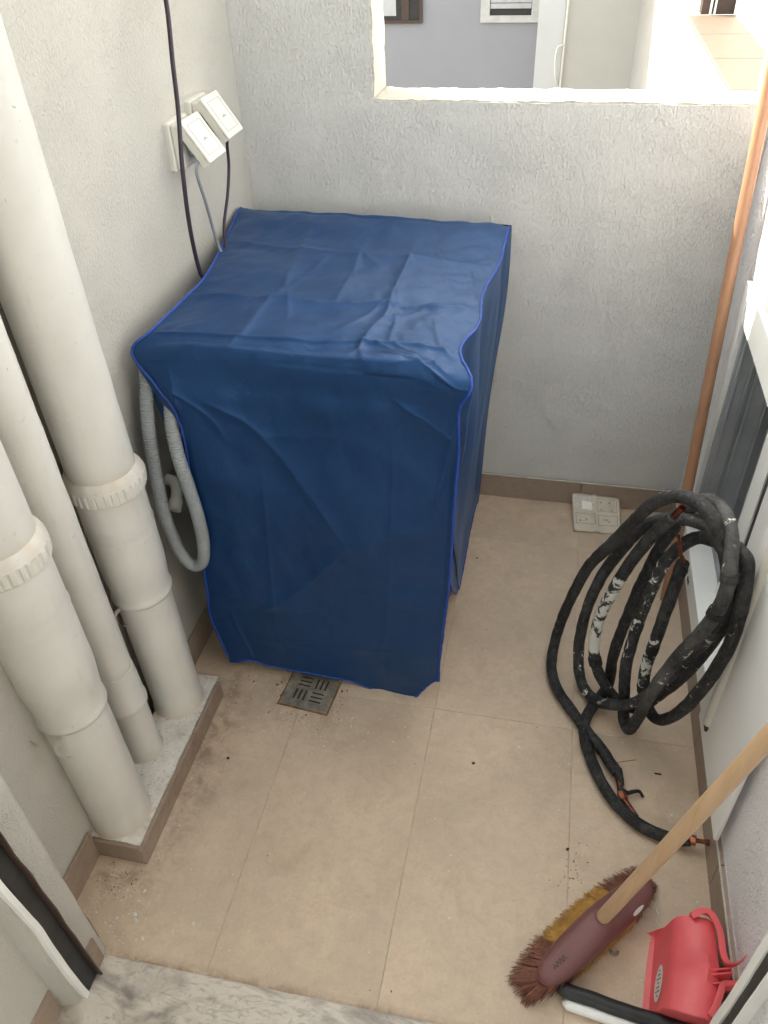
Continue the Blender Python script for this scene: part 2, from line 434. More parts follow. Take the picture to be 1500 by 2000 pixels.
# right wall round the low cabinet opening: y -1.0..-.195, z .088...77, .12 deep
bm = bmesh.new()
gridbox(bm, (1.160, -1.40, -.2), (1.30, -.0005, .086), .03, .001)
gridbox(bm, (1.160, -1.40, .7805), (1.30, -.0005, HR), .03, .0012)
gridbox(bm, (1.1605, -.178, .0865), (1.2995, -.001, .780), .03, .001)
gridbox(bm, (1.1605, -1.3995, .0865), (1.2995, -1.012, .780), .02, .0012)
gridbox(bm, (1.275, -1.0115, .0865), (1.2995, -.1785, .780), .2, 0)
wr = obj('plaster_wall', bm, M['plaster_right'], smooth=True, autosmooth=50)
tag(wr, 'white plaster wall holding the aluminium cabinet behind the black coil', 'wall')

# house wall with the doorway the photograph is taken from
def prism_bm(poly2, z0, z1, step=.04, amp=.0012):
    """vertical prism over a 2D outline, sides gridded"""
    bm = bmesh.new(); nz = max(1, round((z1 - z0) / step)); ring = []
    pts = []
    for i, p in enumerate(poly2):
        q = poly2[(i + 1) % len(poly2)]; L = math.hypot(q[0] - p[0], q[1] - p[1]); k = max(1, round(L / step))
        pts += [(p[0] + (q[0] - p[0]) * t / k, p[1] + (q[1] - p[1]) * t / k) for t in range(k)]
    rows = []
    for j in range(nz + 1):
        row = []
        for x, y in pts:
            v = Vector((x, y, z0 + (z1 - z0) * j / nz)); row.append(bm.verts.new(v + noise.noise_vector(v * 20) * amp))
        rows.append(row)
    for j in range(nz):
        for i in range(len(pts)):
            bm.faces.new((rows[j][i], rows[j][(i + 1) % len(pts)], rows[j + 1][(i + 1) % len(pts)], rows[j + 1][i]))
    bm.faces.new(rows[0][::-1]); bm.faces.new(rows[-1]); return bm
def arc(c, r, a0, a1, n): return [(c[0] + r * math.cos(R(a0 + (a1 - a0) * i / n)), c[1] + r * math.sin(R(a0 + (a1 - a0) * i / n))) for i in range(n + 1)]
# left pier: slanting, rounded corner at x .1
left_outline = [(-1.6, -1.374), (-.001, -1.374)] + [(.008, -1.376), (.062, -1.405), (.080, -1.414)] + arc((.088, -1.432), .014, 60, 0, 4) + [(.100, -1.515), (.072, -1.522), (.068, -1.66), (.068, -1.74), (-1.6, -1.74)]
hl = obj('plaster_wall', prism_bm(left_outline[::-1], -.2, 2.15), M['plaster_left'], smooth=True, autosmooth=40)
tag(hl, 'plastered door pier with a rounded corner at the left of the marble threshold', 'wall')
right_outline = [(3.0, -1.402), (1.10, -1.402), (1.078, -1.42), (1.070, -1.44), (1.070, -1.74), (3.0, -1.74)]
hr = obj('plaster_wall', prism_bm(right_outline, -.2, 2.15), M['plaster_right'], smooth=True, autosmooth=40)
tag(hr, 'pale door pier in the corner beside the red dustpan', 'wall')
bm = bx((-1.6, -1.74, 2.1505), (3.0, -1.40, 2.155))  # unseen; house wall cut down to a strip to let sky light in
hm = obj('plaster_wall', bm, M['room']); tag(hm, 'unseen thin strip of white house wall above the balcony door', 'wall')
bm = bmesh.new()
box(bm, (-1.75, -4.75, -.2), (-1.601, -1.375, 2.75)); box(bm, (3.001, -4.75, -.2), (3.15, -1.403, 2.75)); box(bm, (-1.6, -4.75, -.2), (3.0, -4.601, .7)); box(bm, (-1.6, -4.75, 2.25), (3.0, -4.601, 2.75))
box(bm, (-1.6, -4.75, .7005), (-1.0, -4.601, 2.2495)); box(bm, (2.4, -4.75, .7005), (3.0, -4.601, 2.2495))  # unseen rear wall, its wide opening added to brighten the near floor
wi = obj('plaster_wall', bm, M['room']); tag(wi, 'plain painted walls of the room behind the balcony door', 'wall')
rc = obj('ceiling', bx((-1.6, -4.6, 2.55), (3.0, -2.25, 2.7)), M['room']); tag(rc, kind='structure')  # unseen; cut short of the doorway so sky light reaches the near floor


# ------------------------------------------------------------------ skirting tiles, pieces of the walls
def skirt_run(parent, axis, cuts, fixed, depth, h=.079):
    for a, b in zip(cuts[:-1], cuts[1:]):
        if axis == 'x': bm = bx((a + .001, fixed - depth, .0005), (b - .001, fixed + .01, h), .0012, 1)
        else: bm = bx((min(fixed, fixed + depth), a + .001, .0005), (max(fixed, fixed + depth), b - .001, h), .0012, 1)
        obj('skirting_tile', bm, M['skirt'], parent)
skirt_run(wb, 'x', [-.002, .292, .592, .8955, 1.158], -.001, .007)
skirt_run(wl, 'y', [-1.372, -1.262], .001, .007); skirt_run(wl, 'y', [-.846, -.806, -.203, -.009], .001, .007)
skirt_run(wr, 'y', [-1.398, -1.106, -.806, -.203, -.009], 1.162, -.011, .0815)
# grout bead on top of the skirting
bm = bmesh.new()
pts = [Vector((x, -.0075 + noise.noise(Vector((x * 40, 0, 3))) * .001, .080)) for x in [i * .012 for i in range(97)]]
tube(bm, pts, lambda t: .0028 + .0012 * noise.noise(Vector((t * 70, 5, 1))), 6)
obj('plaster_bead', bm, M['plaster_sill'], wb, smooth=True)
bm = bmesh.new()
pts = [Vector((1.152, -1.39 + i * .012, .0825)) for i in range(114)]
tube(bm, pts, lambda t: .002 + .001 * noise.noise(Vector((t * 90, 2, 8))), 6)
obj('plaster_bead', bm, M['plaster_sill'], wr, smooth=True)
# skirting of the left door pier
def pier_skirt(pts, parent, h=.079, off=.007):
    for a, b in zip(pts[:-1], pts[1:]):
        a, b = Vector((*a, 0)), Vector((*b, 0)); d = (b - a).normalized(); n = Vector((-d.y, d.x, 0))
        if n.x < 0: n = -n
        bm = poly(bmesh.new(), [a - n * .012 + Vector((0, 0, .0045)), b - n * .012 + Vector((0, 0, .0045)), b - n * .012 + Vector((0, 0, h)), a - n * .012 + Vector((0, 0, h))], n * (off + .012))
        obj('skirting_tile', bm, M['skirt'], parent)
pier_skirt([(.010, -1.377), (.078, -1.414)], hl)
pier_skirt([(.100, -1.437), (.100, -1.462)], hl)
pier_skirt([(.068, -1.525), (.068, -1.735)], hl)

# ------------------------------------------------------------------ outside, seen through the opening
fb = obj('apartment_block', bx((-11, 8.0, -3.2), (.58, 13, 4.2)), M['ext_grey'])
tag(fb, 'shaded lilac grey apartment block facing the balcony opening', 'building')
def window(parent, x0, x1, z0, z1, y, shutter):
    fr = bmesh.new(); t = .03 if not shutter else .098
    box(fr, (x0, y - .03, z0), (x0 + t, y + .02, z1)); box(fr, (x1 - t, y - .03, z0), (x1, y + .02, z1))
    box(fr, (x0 + t, y - .03, z0), (x1 - t, y + .02, z0 + (t if not shutter else .064))); box(fr, (x0 + t, y - .03, z1 - t), (x1 - t, y + .02, z1))
    f = obj('window', fr, M['shutter_frame'] if shutter else M['brown'], parent)
    pn = obj('pane', bx((x0 + t, y - .008, z0 + .01), (x1 - t, y - .002, z1 - t)), M['dark'], f)
    if shutter:
        z = z0 + .125; 
        while z < z1 - .02:
            obj('shutter_slat', bx((x0 + t + .005, y - .025, z), (x1 - t - .003, y - .011, z + .048), .006, 2), M['shutter'], f); z += .052
    else:
        obj('window_bar', bx((x0 + (x1 - x0) * .62, y - .02, z0 + t), (x0 + (x1 - x0) * .62 + .085, y + .0, z1 - t)), M['brown'], f)
        obj('curtain', bx((x0 + .12, y - .014, z0 + .07), (x0 + .32, y - .010, z1 - .5)), M['grey_plastic'], f)
window(fb, -1.552, -.942, .151, 1.938, 8.0, False)
window(fb, -.312, .323, .155, 1.938, 8.0, True)
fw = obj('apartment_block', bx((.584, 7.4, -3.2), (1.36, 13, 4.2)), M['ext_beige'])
tag(fw, 'beige projecting stair tower beside the lilac block', 'building')
pl = obj('pilaster', bx((.327, 7.4, -3.2), (.583, 7.99, 4.2)), M['ext_white'], fw)
bm = bmesh.new(); tube(bm, straight((.606, 7.37, -3.2), (.606, 7.37, 4.0)), .011, 8)
obj('downpipe', bm, M['white_plastic'], fw, smooth=True)
bm = bmesh.new(); p, _ = spline([(.597, 7.36, .04), (.546, 7.35, .02), (.531, 7.35, -.09), (.546, 7.36, -.24), (.573, 7.38, -.31)], 30); tube(bm, p, .010, 8)
tag(put(obj('cable', bm, M['white_plastic'], None, smooth=True), fw), None)
# sunlit parapet running away at the right of the opening
bm = gridbox(bmesh.new(), (1.285, .124, -3.2), (1.60, 7.2, .835), .25, .004, 6)
pw = obj('parapet_wall', bm, M['ext_rough'])
tag(pw, 'sunlit rough white parapet running away outside the opening', 'wall')
for k in range(5):
    obj('coping_tile', bx((1.272, .126 + k * .57, .8345), (1.62, .126 + k * .57 + .566, .850), .004, 1), M['coping'], pw)
sw = obj('sunlit_wall', bx((1.492, .125, .851), (1.75, 2.9, 3.4)), M['ext_white'])
tag(sw, 'white side wall standing on the tiled parapet', 'wall')
pj = thing('porch_opening', 'brown porch window with two pale bars at the far end of the tiled ledge', 'window', (1.40, 3.0, .85))
put(obj('frame', bx((1.335, 2.985, .851), (1.491, 3.08, 2.2)), M['brown']), pj)
for x in (1.372, 1.392): put(obj('bar', bx((x, 2.965, .851), (x + .009, 2.984, 2.2)), M['alu_white']), pj)

# ------------------------------------------------------------------ concrete plinth with the drain pipes
bm = gridbox(bmesh.new(), (-.002, -1.2575, .0), (.0995, -.850, .0555), .008, .0022, 34)
pn = obj('pipe_plinth', bm, M['screed'], smooth=True, autosmooth=50)
tag(pn, 'low screed plinth with tiled edges under the drain pipes', 'plinth')
obj('edge_tile', bx((.0998, -1.2660, .0005), (.1080, -.858, .0525), .0012, 1), M['skirt'], pn)
obj('edge_tile', bx((.0005, -1.2660, .0005), (.0995, -1.2580, .0545), .0012, 1), M['skirt'], pn)

def drain_pipe(c, rl, rs, ru, zst, zc0, zc1, label, seed, ribbed=True):
    rng = random.Random(seed)
    t = thing('drain_pipe', label, 'pipe', (c[0], c[1], .055), 'white painted drain pipes on the plinth')
    foot = lambda z, a: smoothstep(.085, .05, z) * .55 + .25 * max(0, noise.noise(Vector((a * 2, z * 9, seed))))* smoothstep(.3, .05, z)
    zz = [.048 + (zst - .048) * i / 14 for i in range(15)]
    prof = [(z, rl + .004 * smoothstep(.07, .05, z)) for z in zz]
    put(obj('pipe', lathe(bmesh.new(), c, prof, 48, .0006, foot), M['pvc'], None, True, 60), t)
    # socket: ring bead, swelling, two fine grooves
    h = zc0 - zst if zc0 else .03
    if zc0:
        prof = [(zst - .012, rl + .0012), (zst - .010, rl + .0045), (zst - .002, rl + .0062), (zst + .004, rl + .0042), (zst + .010, rl + .0035)]
        for i in range(1, 30):
            f = i / 30; z = zst + .010 + (h - .010) * f
            r = rl + .0035 + (rs - rl - .0035) * smoothstep(.0, .28, f)
            if abs(f - .62) < .02 or abs(f - .70) < .02: r -= .0022
            if abs(f - .66) < .02: r += .0014
            prof.append((z, r))
        prof.append((zc0, rs))
        put(obj('socket', lathe(bmesh.new(), c, prof, 56, .0009), M['pvc'], None, True, 70), t)
        # collar nut with ribs, crusty paint on its top
        rib = (lambda z, a: (.0013 if (a * 34 / 6.2832 + .25 * noise.noise(Vector((a * 5, seed, 3)))) % 1 < .66 else -.0008 + .0012 * noise.noise(Vector((a * 9, seed, 5)))) if zc0 + .004 < z < zc1 - .008 else 0)
        crust = lambda z, a: smoothstep(zc1 - .012, zc1, z) * (.32 + .6 * noise.noise(Vector((a * 3, seed, 2)))) + .05
        prof = [(zc0 - .004, rs - .002), (zc0, rs + .004)] + [(zc0 + (zc1 - zc0) * i / 10, rs + .0075) for i in range(1, 9)] + [(zc1 - .002, rs + .006), (zc1 + .003, ru + .006), (zc1 + .008, ru + .002), (zc1 + .010, ru)]
        put(obj('collar', lathe(bmesh.new(), c, prof, 204, .0028, crust, rib), M['pvc'], None, True, 22), t)
        top = zc1
    else:
        prof = [(zst - .010, rl + .001), (zst - .006, rl + .005), (zst + .006, rl + .006), (zst + .012, rl + .0035), (zst + .07, rl + .003), (zst + .10, rl + .001)]
        put(obj('socket', lathe(bmesh.new(), c, prof, 48, .001), M['pvc'], None, True, 70), t); top = zst + .09
    prof = [(top + (H - top) * (i / 60), ru) for i in range(61)]
    put(obj('pipe', lathe(bmesh.new(), c, prof, 48, .0009, lambda z, a: smoothstep(top + .03, top, z) * .5), M['pvc'], None, True, 60), t)
    return t
p_far = drain_pipe((.036, -.923), .053, .0605, .0580, .405, .648, .684, 'stout white drain pipe with a ribbed collar, nearest to the blue cover', 1)
p_mid = drain_pipe((.016, -1.055), .0365, .0395, .0362, .215, 0, 0, 'thin white drain pipe between the two stout ones', 2)
p_near = drain_pipe((.034, -1.199), .0555, .0645, .0615, .398, .722, .759, 'stout white drain pipe with a ribbed collar, nearest to the door', 3)
bpy.context.view_layer.update()
for p_ in (p_far, p_mid, p_near): p_.rotation_euler = (R(.25), R(-.75), 0)
def flake(parent, pts, mat=None):
    """a curl of paint film hanging off a joint"""
    bm = bmesh.new(); p, _ = spline(pts, 14); rows = []
    for i, q in enumerate(p):
        t = i / 13; wdt = .012 * (1 - .55 * t) + .002 * noise.noise(q * 80); s = Vector((.25, -.35, .9))
        rows.append([bm.verts.new(q - s * wdt * .9 + Vector((.004, 0, 0))), bm.verts.new(q + Vector((.0, 0, 0))), bm.verts.new(q + s * wdt * .8 + Vector((.003, -.003, 0)))])
    for a, b in zip(rows[:-1], rows[1:]):
        for k in (0, 1): bm.faces.new((a[k], a[k + 1], b[k + 1], b[k]))
    r = bmesh.ops.solidify(bm, geom=bm.faces[:], thickness=.0012)
    put(obj('paint_flake', bm, M['pvc'], None, True, 60), parent)
flake(p_far, [(0.017, -0.978, .400), (0.011, -0.991, .396), (0.013, -0.998, .383), (0.021, -0.996, .370), (0.027, -0.991, .366)])
flake(p_near, [(x, y, z + .010) for x, y, z in [(0.046, -1.259, .378), (0.042, -1.271, .372), (0.046, -1.278, .358), (0.055, -1.274, .346), (0.060, -1.268, .342)]])
flake(p_near, [(x, y, z + .010) for x, y, z in [(0.002, -1.252, .402), (-0.004, -1.264, .396), (0.000, -1.272, .382), (0.012, -1.274, .368)]])
flake(p_mid, [(0.000, -1.090, .214), (-0.004, -1.099, .208), (0.002, -1.103, .196)])

# ------------------------------------------------------------------ blue cover over the appliance
cov = thing('appliance_cover', 'creased navy blue fabric cover with bright piping over a washing machine', 'cover', (.36, -.42, 0))
Lp = [(.030, -.045, .30), (.020, -.052, .60), (.004, -.069, .838), (.030, -.25, .848), (.069, -.47, .850), (.066, -.62, .848), (.056, -.715, .842), (.029, -.745, .815), (.076, -.768, .762), (.110, -.776, .700), (.107, -.779, .55), (.092, -.781, .36), (.084, -.781, .25), (.078, -.781, .17), (.102, -.781, .030)]
Rp = [(.610, -.085, .30), (.640, -.085, .60), (.645, -.128, .842), (.643, -.31, .842), (.625, -.46, .838), (.633, -.60, .845), (.613, -.70, .842), (.644, -.785, .828), (.624, -.788, .775), (.625, -.779, .69), (.620, -.781, .56), (.616, -.782, .40), (.608, -.782, .26), (.600, -.782, .15), (.598, -.781, .080)]
Ns, Nt = 420, 170
def cr_eval(P, s):
    x = s * (len(P) - 1); i = min(len(P) - 2, int(x)); t = x - i
    g = lambda k: Vector(P[max(0, min(len(P) - 1, k))])
    a, b, c, d = g(i - 1), g(i), g(i + 1), g(i + 2)
    return .5 * ((2 * b) + (c - a) * t + (2 * a - 5 * b + 4 * c - d) * t * t + (3 * b - a - 3 * c + d) * t ** 3)
def crease(p, a, b, amp, wd):
    """height of a folded ridge along the segment a-b in (s, t) space"""
    ax, ay = a; bx_, by = b; dx, dy = bx_ - ax, by - ay; L2 = dx * dx + dy * dy
    u = max(0, min(1, ((p[0] - ax) * dx + (p[1] - ay) * dy) / L2)); ex, ey = p[0] - ax - u * dx, p[1] - ay - u * dy
    fade = min(1, u / .12, (1 - u) / .12) if 0 < u < 1 else 0
    return amp * math.exp(-math.hypot(ex, ey) / wd) * (.35 + .65 * fade)
# top: s .143-.43 ; front: .5-1.  t 0 left .. 1 right (metres below)
S0 = 2 / 14
def top_s(y): # y from -.07 back to -.75
    return 2 / 14 + (-(y) - .07) / .68 * (5 / 14)
TOP = [((-.235), (0.02, .98), .0052), ((-.43), (.0, .97), .0085), ((-.62), (.03, .99), .0075)]
TC = [((.455, .74), (.52, .97), .0090), ((.50, .80), (.47, .93), .0060), ((.20, .78), (.30, .90), .0042), ((.30, .70), (.40, .60), .0040), ((.30, .70), (.42, .78), .0048), ((.42, .72), (.47, .86), .0060), ((.42, .72), (.49, .66), .0050), ((.43, .80), (.49, .93), .0070), ((.36, .86), (.45, .97), .0060), ((.24, .92), (.31, .985), .0050), ((.30, .32), (.23, .42), .0036), ((.30, .32), (.36, .22), .0036), ((.30, .32), (.37, .40), .0034), ((.21, .46), (.17, .55), .0030), ((.21, .46), (.25, .62), .0036), ((.44, .30), (.48, .20), .0040), ((.44, .52), (.48, .60), .0036), ((.37, .70), (.33, .84), .0040)]
FR = [((.60, .15), (.76, .60), .0085, .030), ((.76, .60), (.735, .98), .0040, .02), ((.76, .60), (.875, .25), .0070, .028),
      ((.70, .28), (.98, .30), .0028, .018), ((.60, .78), (.99, .76), .0028, .018), ((.655, .30), (.64, .62), .0030, .015),
      ((.86, .02), (.865, .50), .0030, .015), ((.955, .12), (.935, .80), .0036, .016), ((.905, .10), (.99, .12), .0040, .012),
      ((.63, .98), (.56, .80), .0060, .02), ((.60, .99), (.72, .93), .0055, .016), ((.82, .62), (.84, .96), .0030, .016), ((.57, .05), (.66, .16), .0055, .016), ((.53, .1), (.62, .02), .006, .014)]
def cover_point(s, t):
    a, b = cr_eval(Lp, s), cr_eval(Rp, s)
    p = a.lerp(b, t)
    m = math.sin(math.pi * t)
    # between the flared corners the fabric lies on the machine's flat edges
    if .07 < s < .16: p.z += .004 * m * smoothstep(.07, .14, s)
    k = math.exp(-((s - .5) / .035) ** 2)
    p += Vector((0, .0, .024)) * k * smoothstep(0, .22, t) * smoothstep(1, .80, t)      # front edge mid higher
    k2 = math.exp(-((s - .555) / .03) ** 2); p += Vector((0, .004, .0)) * k2 * m
    hem = smoothstep(.93, 1, s)
    p.z += hem * (-.020 * math.sin(math.pi * min(1, t * 1.02)) ** 2 * (t - .25) * 2.2 - .012 * smoothstep(.02, .2, t) + .010 * smoothstep(.25, .1, t) * smoothstep(0, .1, t) - .072 * smoothstep(.995, .86, t) * smoothstep(.45, .88, t))
    return p
def cover_relief(s, t, P):
    h = 0
    if s < .52:
        st = s
        for y, (t0, t1), amp in TOP:
            wob = .004 * noise.noise(Vector((t * 5, y * 9, 0)))
            h += crease((st * 1.9, t * .6), ((top_s(y) + wob) * 1.9, t0 * .6), ((top_s(y) + wob) * 1.9, t1 * .6), amp, .007)
        for tc, s0, s1, amp in ((.30, .17, .49, .0052), (.70, .20, .50, .0085), (.52, .20, .34, .0040)):
            wob = .012 * noise.noise(Vector((s * 18, tc * 9, 4)))
            h += crease((s * 1.9, t * .6), (s0 * 1.9, (tc + wob) * .6), (s1 * 1.9, (tc + wob) * .6), amp, .009)
        q = Vector((P.x * 9, P.y * 9, 2.2)); h += .0075 * noise.noise(q) + .0030 * noise.noise(q * 2.3)
        for a, b, amp in TC: h += crease((s * 1.9, t * .6), (a[0] * 1.9, a[1] * .6), (b[0] * 1.9, b[1] * .6), amp * .72, .0050)
        q = Vector((P.x * 38 + P.y * 14, P.y * 30, 7)); h += .0012 * (1 - abs(noise.noise(q)) * 2.2) * smoothstep(.45, .90, t) * smoothstep(.17, .30, s)
        q = Vector((P.x * 24 - P.y * 20, P.y * 22, 3)); h += .0009 * (1 - abs(noise.noise(q)) * 2.2)
    if s > .47:
        f = smoothstep(.47, .60, s)
        for a, b, amp, wd in FR: h += f * crease((s, t * .65), (a[0], a[1] * .65), (b[0], b[1] * .65), amp * .75, wd * .42)
        q = Vector((P.x * 5.5, P.z * 4.2, 5)); h += f * (.012 * noise.noise(q) + .0042 * noise.noise(q * 3.1))
        q = Vector((P.x * 30, P.z * 16 + P.x * 12, 1)); h += f * .0012 * noise.noise(q)
    edge = smoothstep(0, .03, t) * smoothstep(1, .97, t)
    return h * (.25 + .75 * edge)
bm = bmesh.new(); grid = []
pts = [[cover_point(i / Ns, j / Nt) for j in range(Nt + 1)] for i in range(Ns + 1)]
for i in range(Ns + 1):
    row = []
    for j in range(Nt + 1):
        a = pts[min(Ns, i + 1)][j] - pts[max(0, i - 1)][j]; b = pts[i][min(Nt, j + 1)] - pts[i][max(0, j - 1)]
        n = b.cross(a).normalized(); P = pts[i][j]
        if n.dot(P - Vector((.35, -.42, .42))) < 0: n = -n
        P = P + n * cover_relief(i / Ns, j / Nt, P)
        row.append(bm.verts.new(P))
    grid.append(row)
pts = [[v.co.copy() for v in row] for row in grid]
for i in range(Ns):
    for j in range(Nt): bm.faces.new((grid[i][j], grid[i][j + 1], grid[i + 1][j + 1], grid[i + 1][j]))
bmesh.ops.recalc_face_normals(bm, faces=bm.faces[:])
put(obj('front_and_top_panel', bm, M['fabric'], None, True), cov)
def side_panel(seam, hem, back_in, name, seed):
    """seam and hem are equally long lists from back to front; the cloth hangs between them with soft folds"""
    bm = bmesh.new(); n = len(seam); rows = []; K = 60
    for i in range(n):
        col = []
        for k in range(K + 1):
            t = k / K; p = Vector(seam[i]).lerp(Vector(hem[i]), t)
            f = max(0, math.sin(math.pi * t)) ** .5
            p.x += back_in * .5 * smoothstep(0, .10, t) * smoothstep(1, .9, t) + f * (.022 * noise.noise(Vector((p.y * 7, p.z * 1.6, seed))) + .003 * noise.noise(Vector((p.y * 17, p.z * 5, seed + 3))))
            col.append(bm.verts.new(p))
        rows.append(col)
    for i in range(n - 1):
        for k in range(K): bm.faces.new((rows[i][k], rows[i + 1][k], rows[i + 1][k + 1], rows[i][k + 1]))
    rows = [[v.co.copy() for v in r_] for r_ in rows]
    put(obj(name, bm, M['fabric'], None, True), cov); return rows
# seam points run along the cover's right edge over the top and a way down the front
R_top = [Vector(pts[i][Nt]) for i in range(round(Ns * 2 / 14), round(Ns * 11.1 / 14))]
L_top = [Vector(pts[i][0]) for i in range(round(Ns * 2 / 14), round(Ns * 11.6 / 14))]
def hem_right(p, u):
    # from the back bottom corner forward to the slit, then up to where the seam begins
    y = -.105 - (.455 - .105) * min(1, u / .62)
    if u < .62: return (.603 - .006 * u, y, .040 + .012 * math.sin(u * 9))
    v = (u - .62) / .38; return (.597 + .018 * v, -.455 - .325 * v, .045 + .345 * v ** 1.3)
# spread the hem by arc length of the seam
def spread(S): 
    L = [0]
    for a, b in zip(S[:-1], S[1:]): L.append(L[-1] + (b - a).length)
    return [x / L[-1] for x in L]
uR = spread(R_top); hemR = [hem_right(p, u) for p, u in zip(R_top, uR)]
right_rows = side_panel(R_top, hemR, -.012, 'side_panel', 3)
def hem_left(p, u):
    if u < .6: return (.060 + .02 * u, -.07 - .62 * u / .6, .12)
    v = (u - .6) / .4; return (.075 + .01 * v, -.69 - .09 * v, .12 + .16 * v)
uL = spread(L_top); side_panel(L_top, [hem_left(p, u) for p, u in zip(L_top, uL)], .020, 'side_panel', 9)
def piping(P, r=.0027, sub=None):
    q, L = spline(P, max(12, int(len(P) * 1.2))); bm = bmesh.new()
    tube(bm, [a + noise.noise_vector(a * 85) * .0015 for a in q], lambda t: r * (1 + .18 * noise.noise(Vector((t * 60, 1, 2)))), 6)
    put(obj('piping', bm, M['piping'], None, True), cov)
sel = lambda P, k: P[::k] + ([P[-1]] if (len(P) - 1) % k else [])
piping(sel([pts[i][Nt] for i in range(round(Ns * 2 / 14), Ns + 1)], 3))
piping(sel([pts[i][0] for i in range(round(Ns * 2 / 14), Ns + 1)], 3))
piping(sel([pts[Ns][j] for j in range(Nt + 1)], 3), .0022)
piping(sel([Vector(h) for h in hemR], 3), .0022)
piping(sel(right_rows[0], 4), .0026)
# back fold flaring at the right rear corner
bm = bmesh.new(); rows = []
for k in range(41):
    t = k / 40; z = .842 - .80 * t
    xo = .646 - .040 * t + .010 * math.sin(t * 7) * (1 - t)
    rows.append([bm.verts.new((xo - .045, -.090, z)), bm.verts.new((xo + .003, -.100 - .004 * math.sin(t * 9), z)), bm.verts.new((xo - .006, -.128, z)), bm.verts.new((xo - .016, -.165, z))])
for a, b in zip(rows[:-1], rows[1:]):
    for k in range(3): bm.faces.new((a[k], a[k + 1], b[k + 1], b[k]))
put(obj('corner_fold', bm, M['fabric'], None, True), cov)

# ------------------------------------------------------------------ drain hose and wall stub
ds = thing('drain_stub', 'short white elbow pipe coming out of the wall beside the blue cover', 'pipe', (.0, -.70, .48))
p, _ = spline([(-.02, -.688, .486), (.012, -.690, .485), (.028, -.708, .478), (.034, -.730, .466), (.034, -.748, .456)], 26)
bm = bmesh.new(); tube(bm, p, lambda t: .0125 + (.0025 if t > .78 else 0), 20); put(obj('elbow', bm, M['white_plastic'], None, True, 50), ds)
dh = thing('drain_hose', 'grey corrugated drain hose looping down beside the blue cover', 'hose', (.05, -.74, .3))
p, L = spline([(.100, -.700, .775), (.075, -.715, .80), (.050, -.733, .795), (.044, -.742, .765), (.044, -.773, .692), (.045, -.791, .612), (.046, -.805, .498), (.050, -.803, .425), (.062, -.801, .375), (.082, -.800, .354), (.103, -.799, .371), (.114, -.799, .43), (.115, -.800, .50), (.110, -.800, .567), (.102, -.796, .63), (.090, -.772, .69), (.085, -.735, .74), (.088, -.700, .77)], 900)
bm = bmesh.new(); tube(bm, p, lambda t: .0128 + .0008 * math.sin(t * L / .0052 * 2 * math.pi) * (0 if .47 < t < .60 else 1), 12)
put(obj('corrugated_tube', bm, M['hose'], None, True), dh)

# ------------------------------------------------------------------ sockets with tilted lids and their cords
def socket(y0, y1, z0, z1, lid, label):
    t = thing('wall_socket', label, 'socket', (0, (y0 + y1) / 2, (z0 + z1) / 2))
    put(obj('back_plate', bx((-.004, y0, z0), (.012, y1, z1), .004, 3), M['white_plastic']), t)
    put(obj('housing', bx((.0121, y0 + .004, z0 + .004), (.030, y1 - .004, z1 - .004), .004, 3), M['white_plastic']), t)
    yc = (y0 + y1) / 2
    bm = bmesh.new(); r = bmesh.ops.create_cone(bm, cap_ends=True, segments=24, radius1=.019, radius2=.017, depth=.034, matrix=Matrix.Translation((.047, yc, (z0 + z1) / 2 - .006)) @ Matrix.Rotation(R(90), 4, 'Y'))
    put(obj('plug', bm, M['grey_plastic'], None, True, 40), t)
    # lid: a shallow tray hinged at the top edge, resting on the plug
    W = (y1 - y0) - .004; Hh = lid; bm = bmesh.new()
    box(bm, (0, -W / 2, -Hh), (.006, W / 2, 0), .002, 2)
    box(bm, (-.013, -W / 2, -Hh), (-.0001, -W / 2 + .003, -.004)); box(bm, (-.013, W / 2 - .003, -Hh), (-.0001, W / 2, -.004)); box(bm, (-.013, -W / 2 + .003, -Hh), (-.0001, W / 2 - .003, -Hh + .003))
    o = obj('lid', bm, M['white_plastic']); o.matrix_world = Matrix.Translation((.031, yc, z1 + .001)) @ Matrix.Rotation(R(-34), 4, 'Y')
    bpy.context.view_layer.update(); put(o, t)
    bm = bmesh.new()
    for a in ((-W / 2 + .012, -.012), (W / 2 - .014, -.012)): box(bm, (.0061, a[0], -Hh + .012), (.0068, a[0] + .0016, -.012))
    for z in (-Hh + .012, -.0136): box(bm, (.0061, -W / 2 + .0137, z), (.0068, W / 2 - .0141, z + .0016))
    g = obj('label_frame', bm, M['grey_plastic'], o)
    return t
socket(-.402, -.312, 1.024, 1.112, .088, 'white socket with its flap propped open, crossed by the black cable')
socket(-.292, -.205, 1.040, 1.128, .088, 'white socket with its flap propped open, nearer the window wall')
def cable(name, P, r, mat, label):
    q, _ = spline(P, 60); bm = bmesh.new(); tube(bm, q, r, 10); o = obj(name, bm, M[mat], None, True); tag(o, label, 'cable'); return o
cable('cable', [(.045, -.36, 1.62), (.052, -.400, 1.40), (.060, -.420, 1.300), (.062, -.440, 1.22), (.064, -.456, 1.150), (.064, -.482, 1.056), (.060, -.488, .954), (.060, -.482, .865), (.068, -.475, .838), (.10, -.46, .825)], .0042, 'black_cable', 'black cable hanging down the wall in front of the sockets')
cable('cable', [(.062, -.357, 1.055), (.058, -.380, 1.047), (.056, -.408, 1.030), (.054, -.385, .96), (.050, -.356, .875), (.055, -.345, .83)], .0034, 'grey_cable', 'grey cord running from the front socket behind the blue cover')
cable('cable', [(.062, -.248, 1.072), (.062, -.246, 1.055), (.056, -.240, 1.030), (.052, -.238, .99), (.050, -.262, .94), (.048, -.300, .89), (.050, -.318, .845)], .0034, 'black_cable', 'short black cord bowing from the rear socket behind the blue cover')

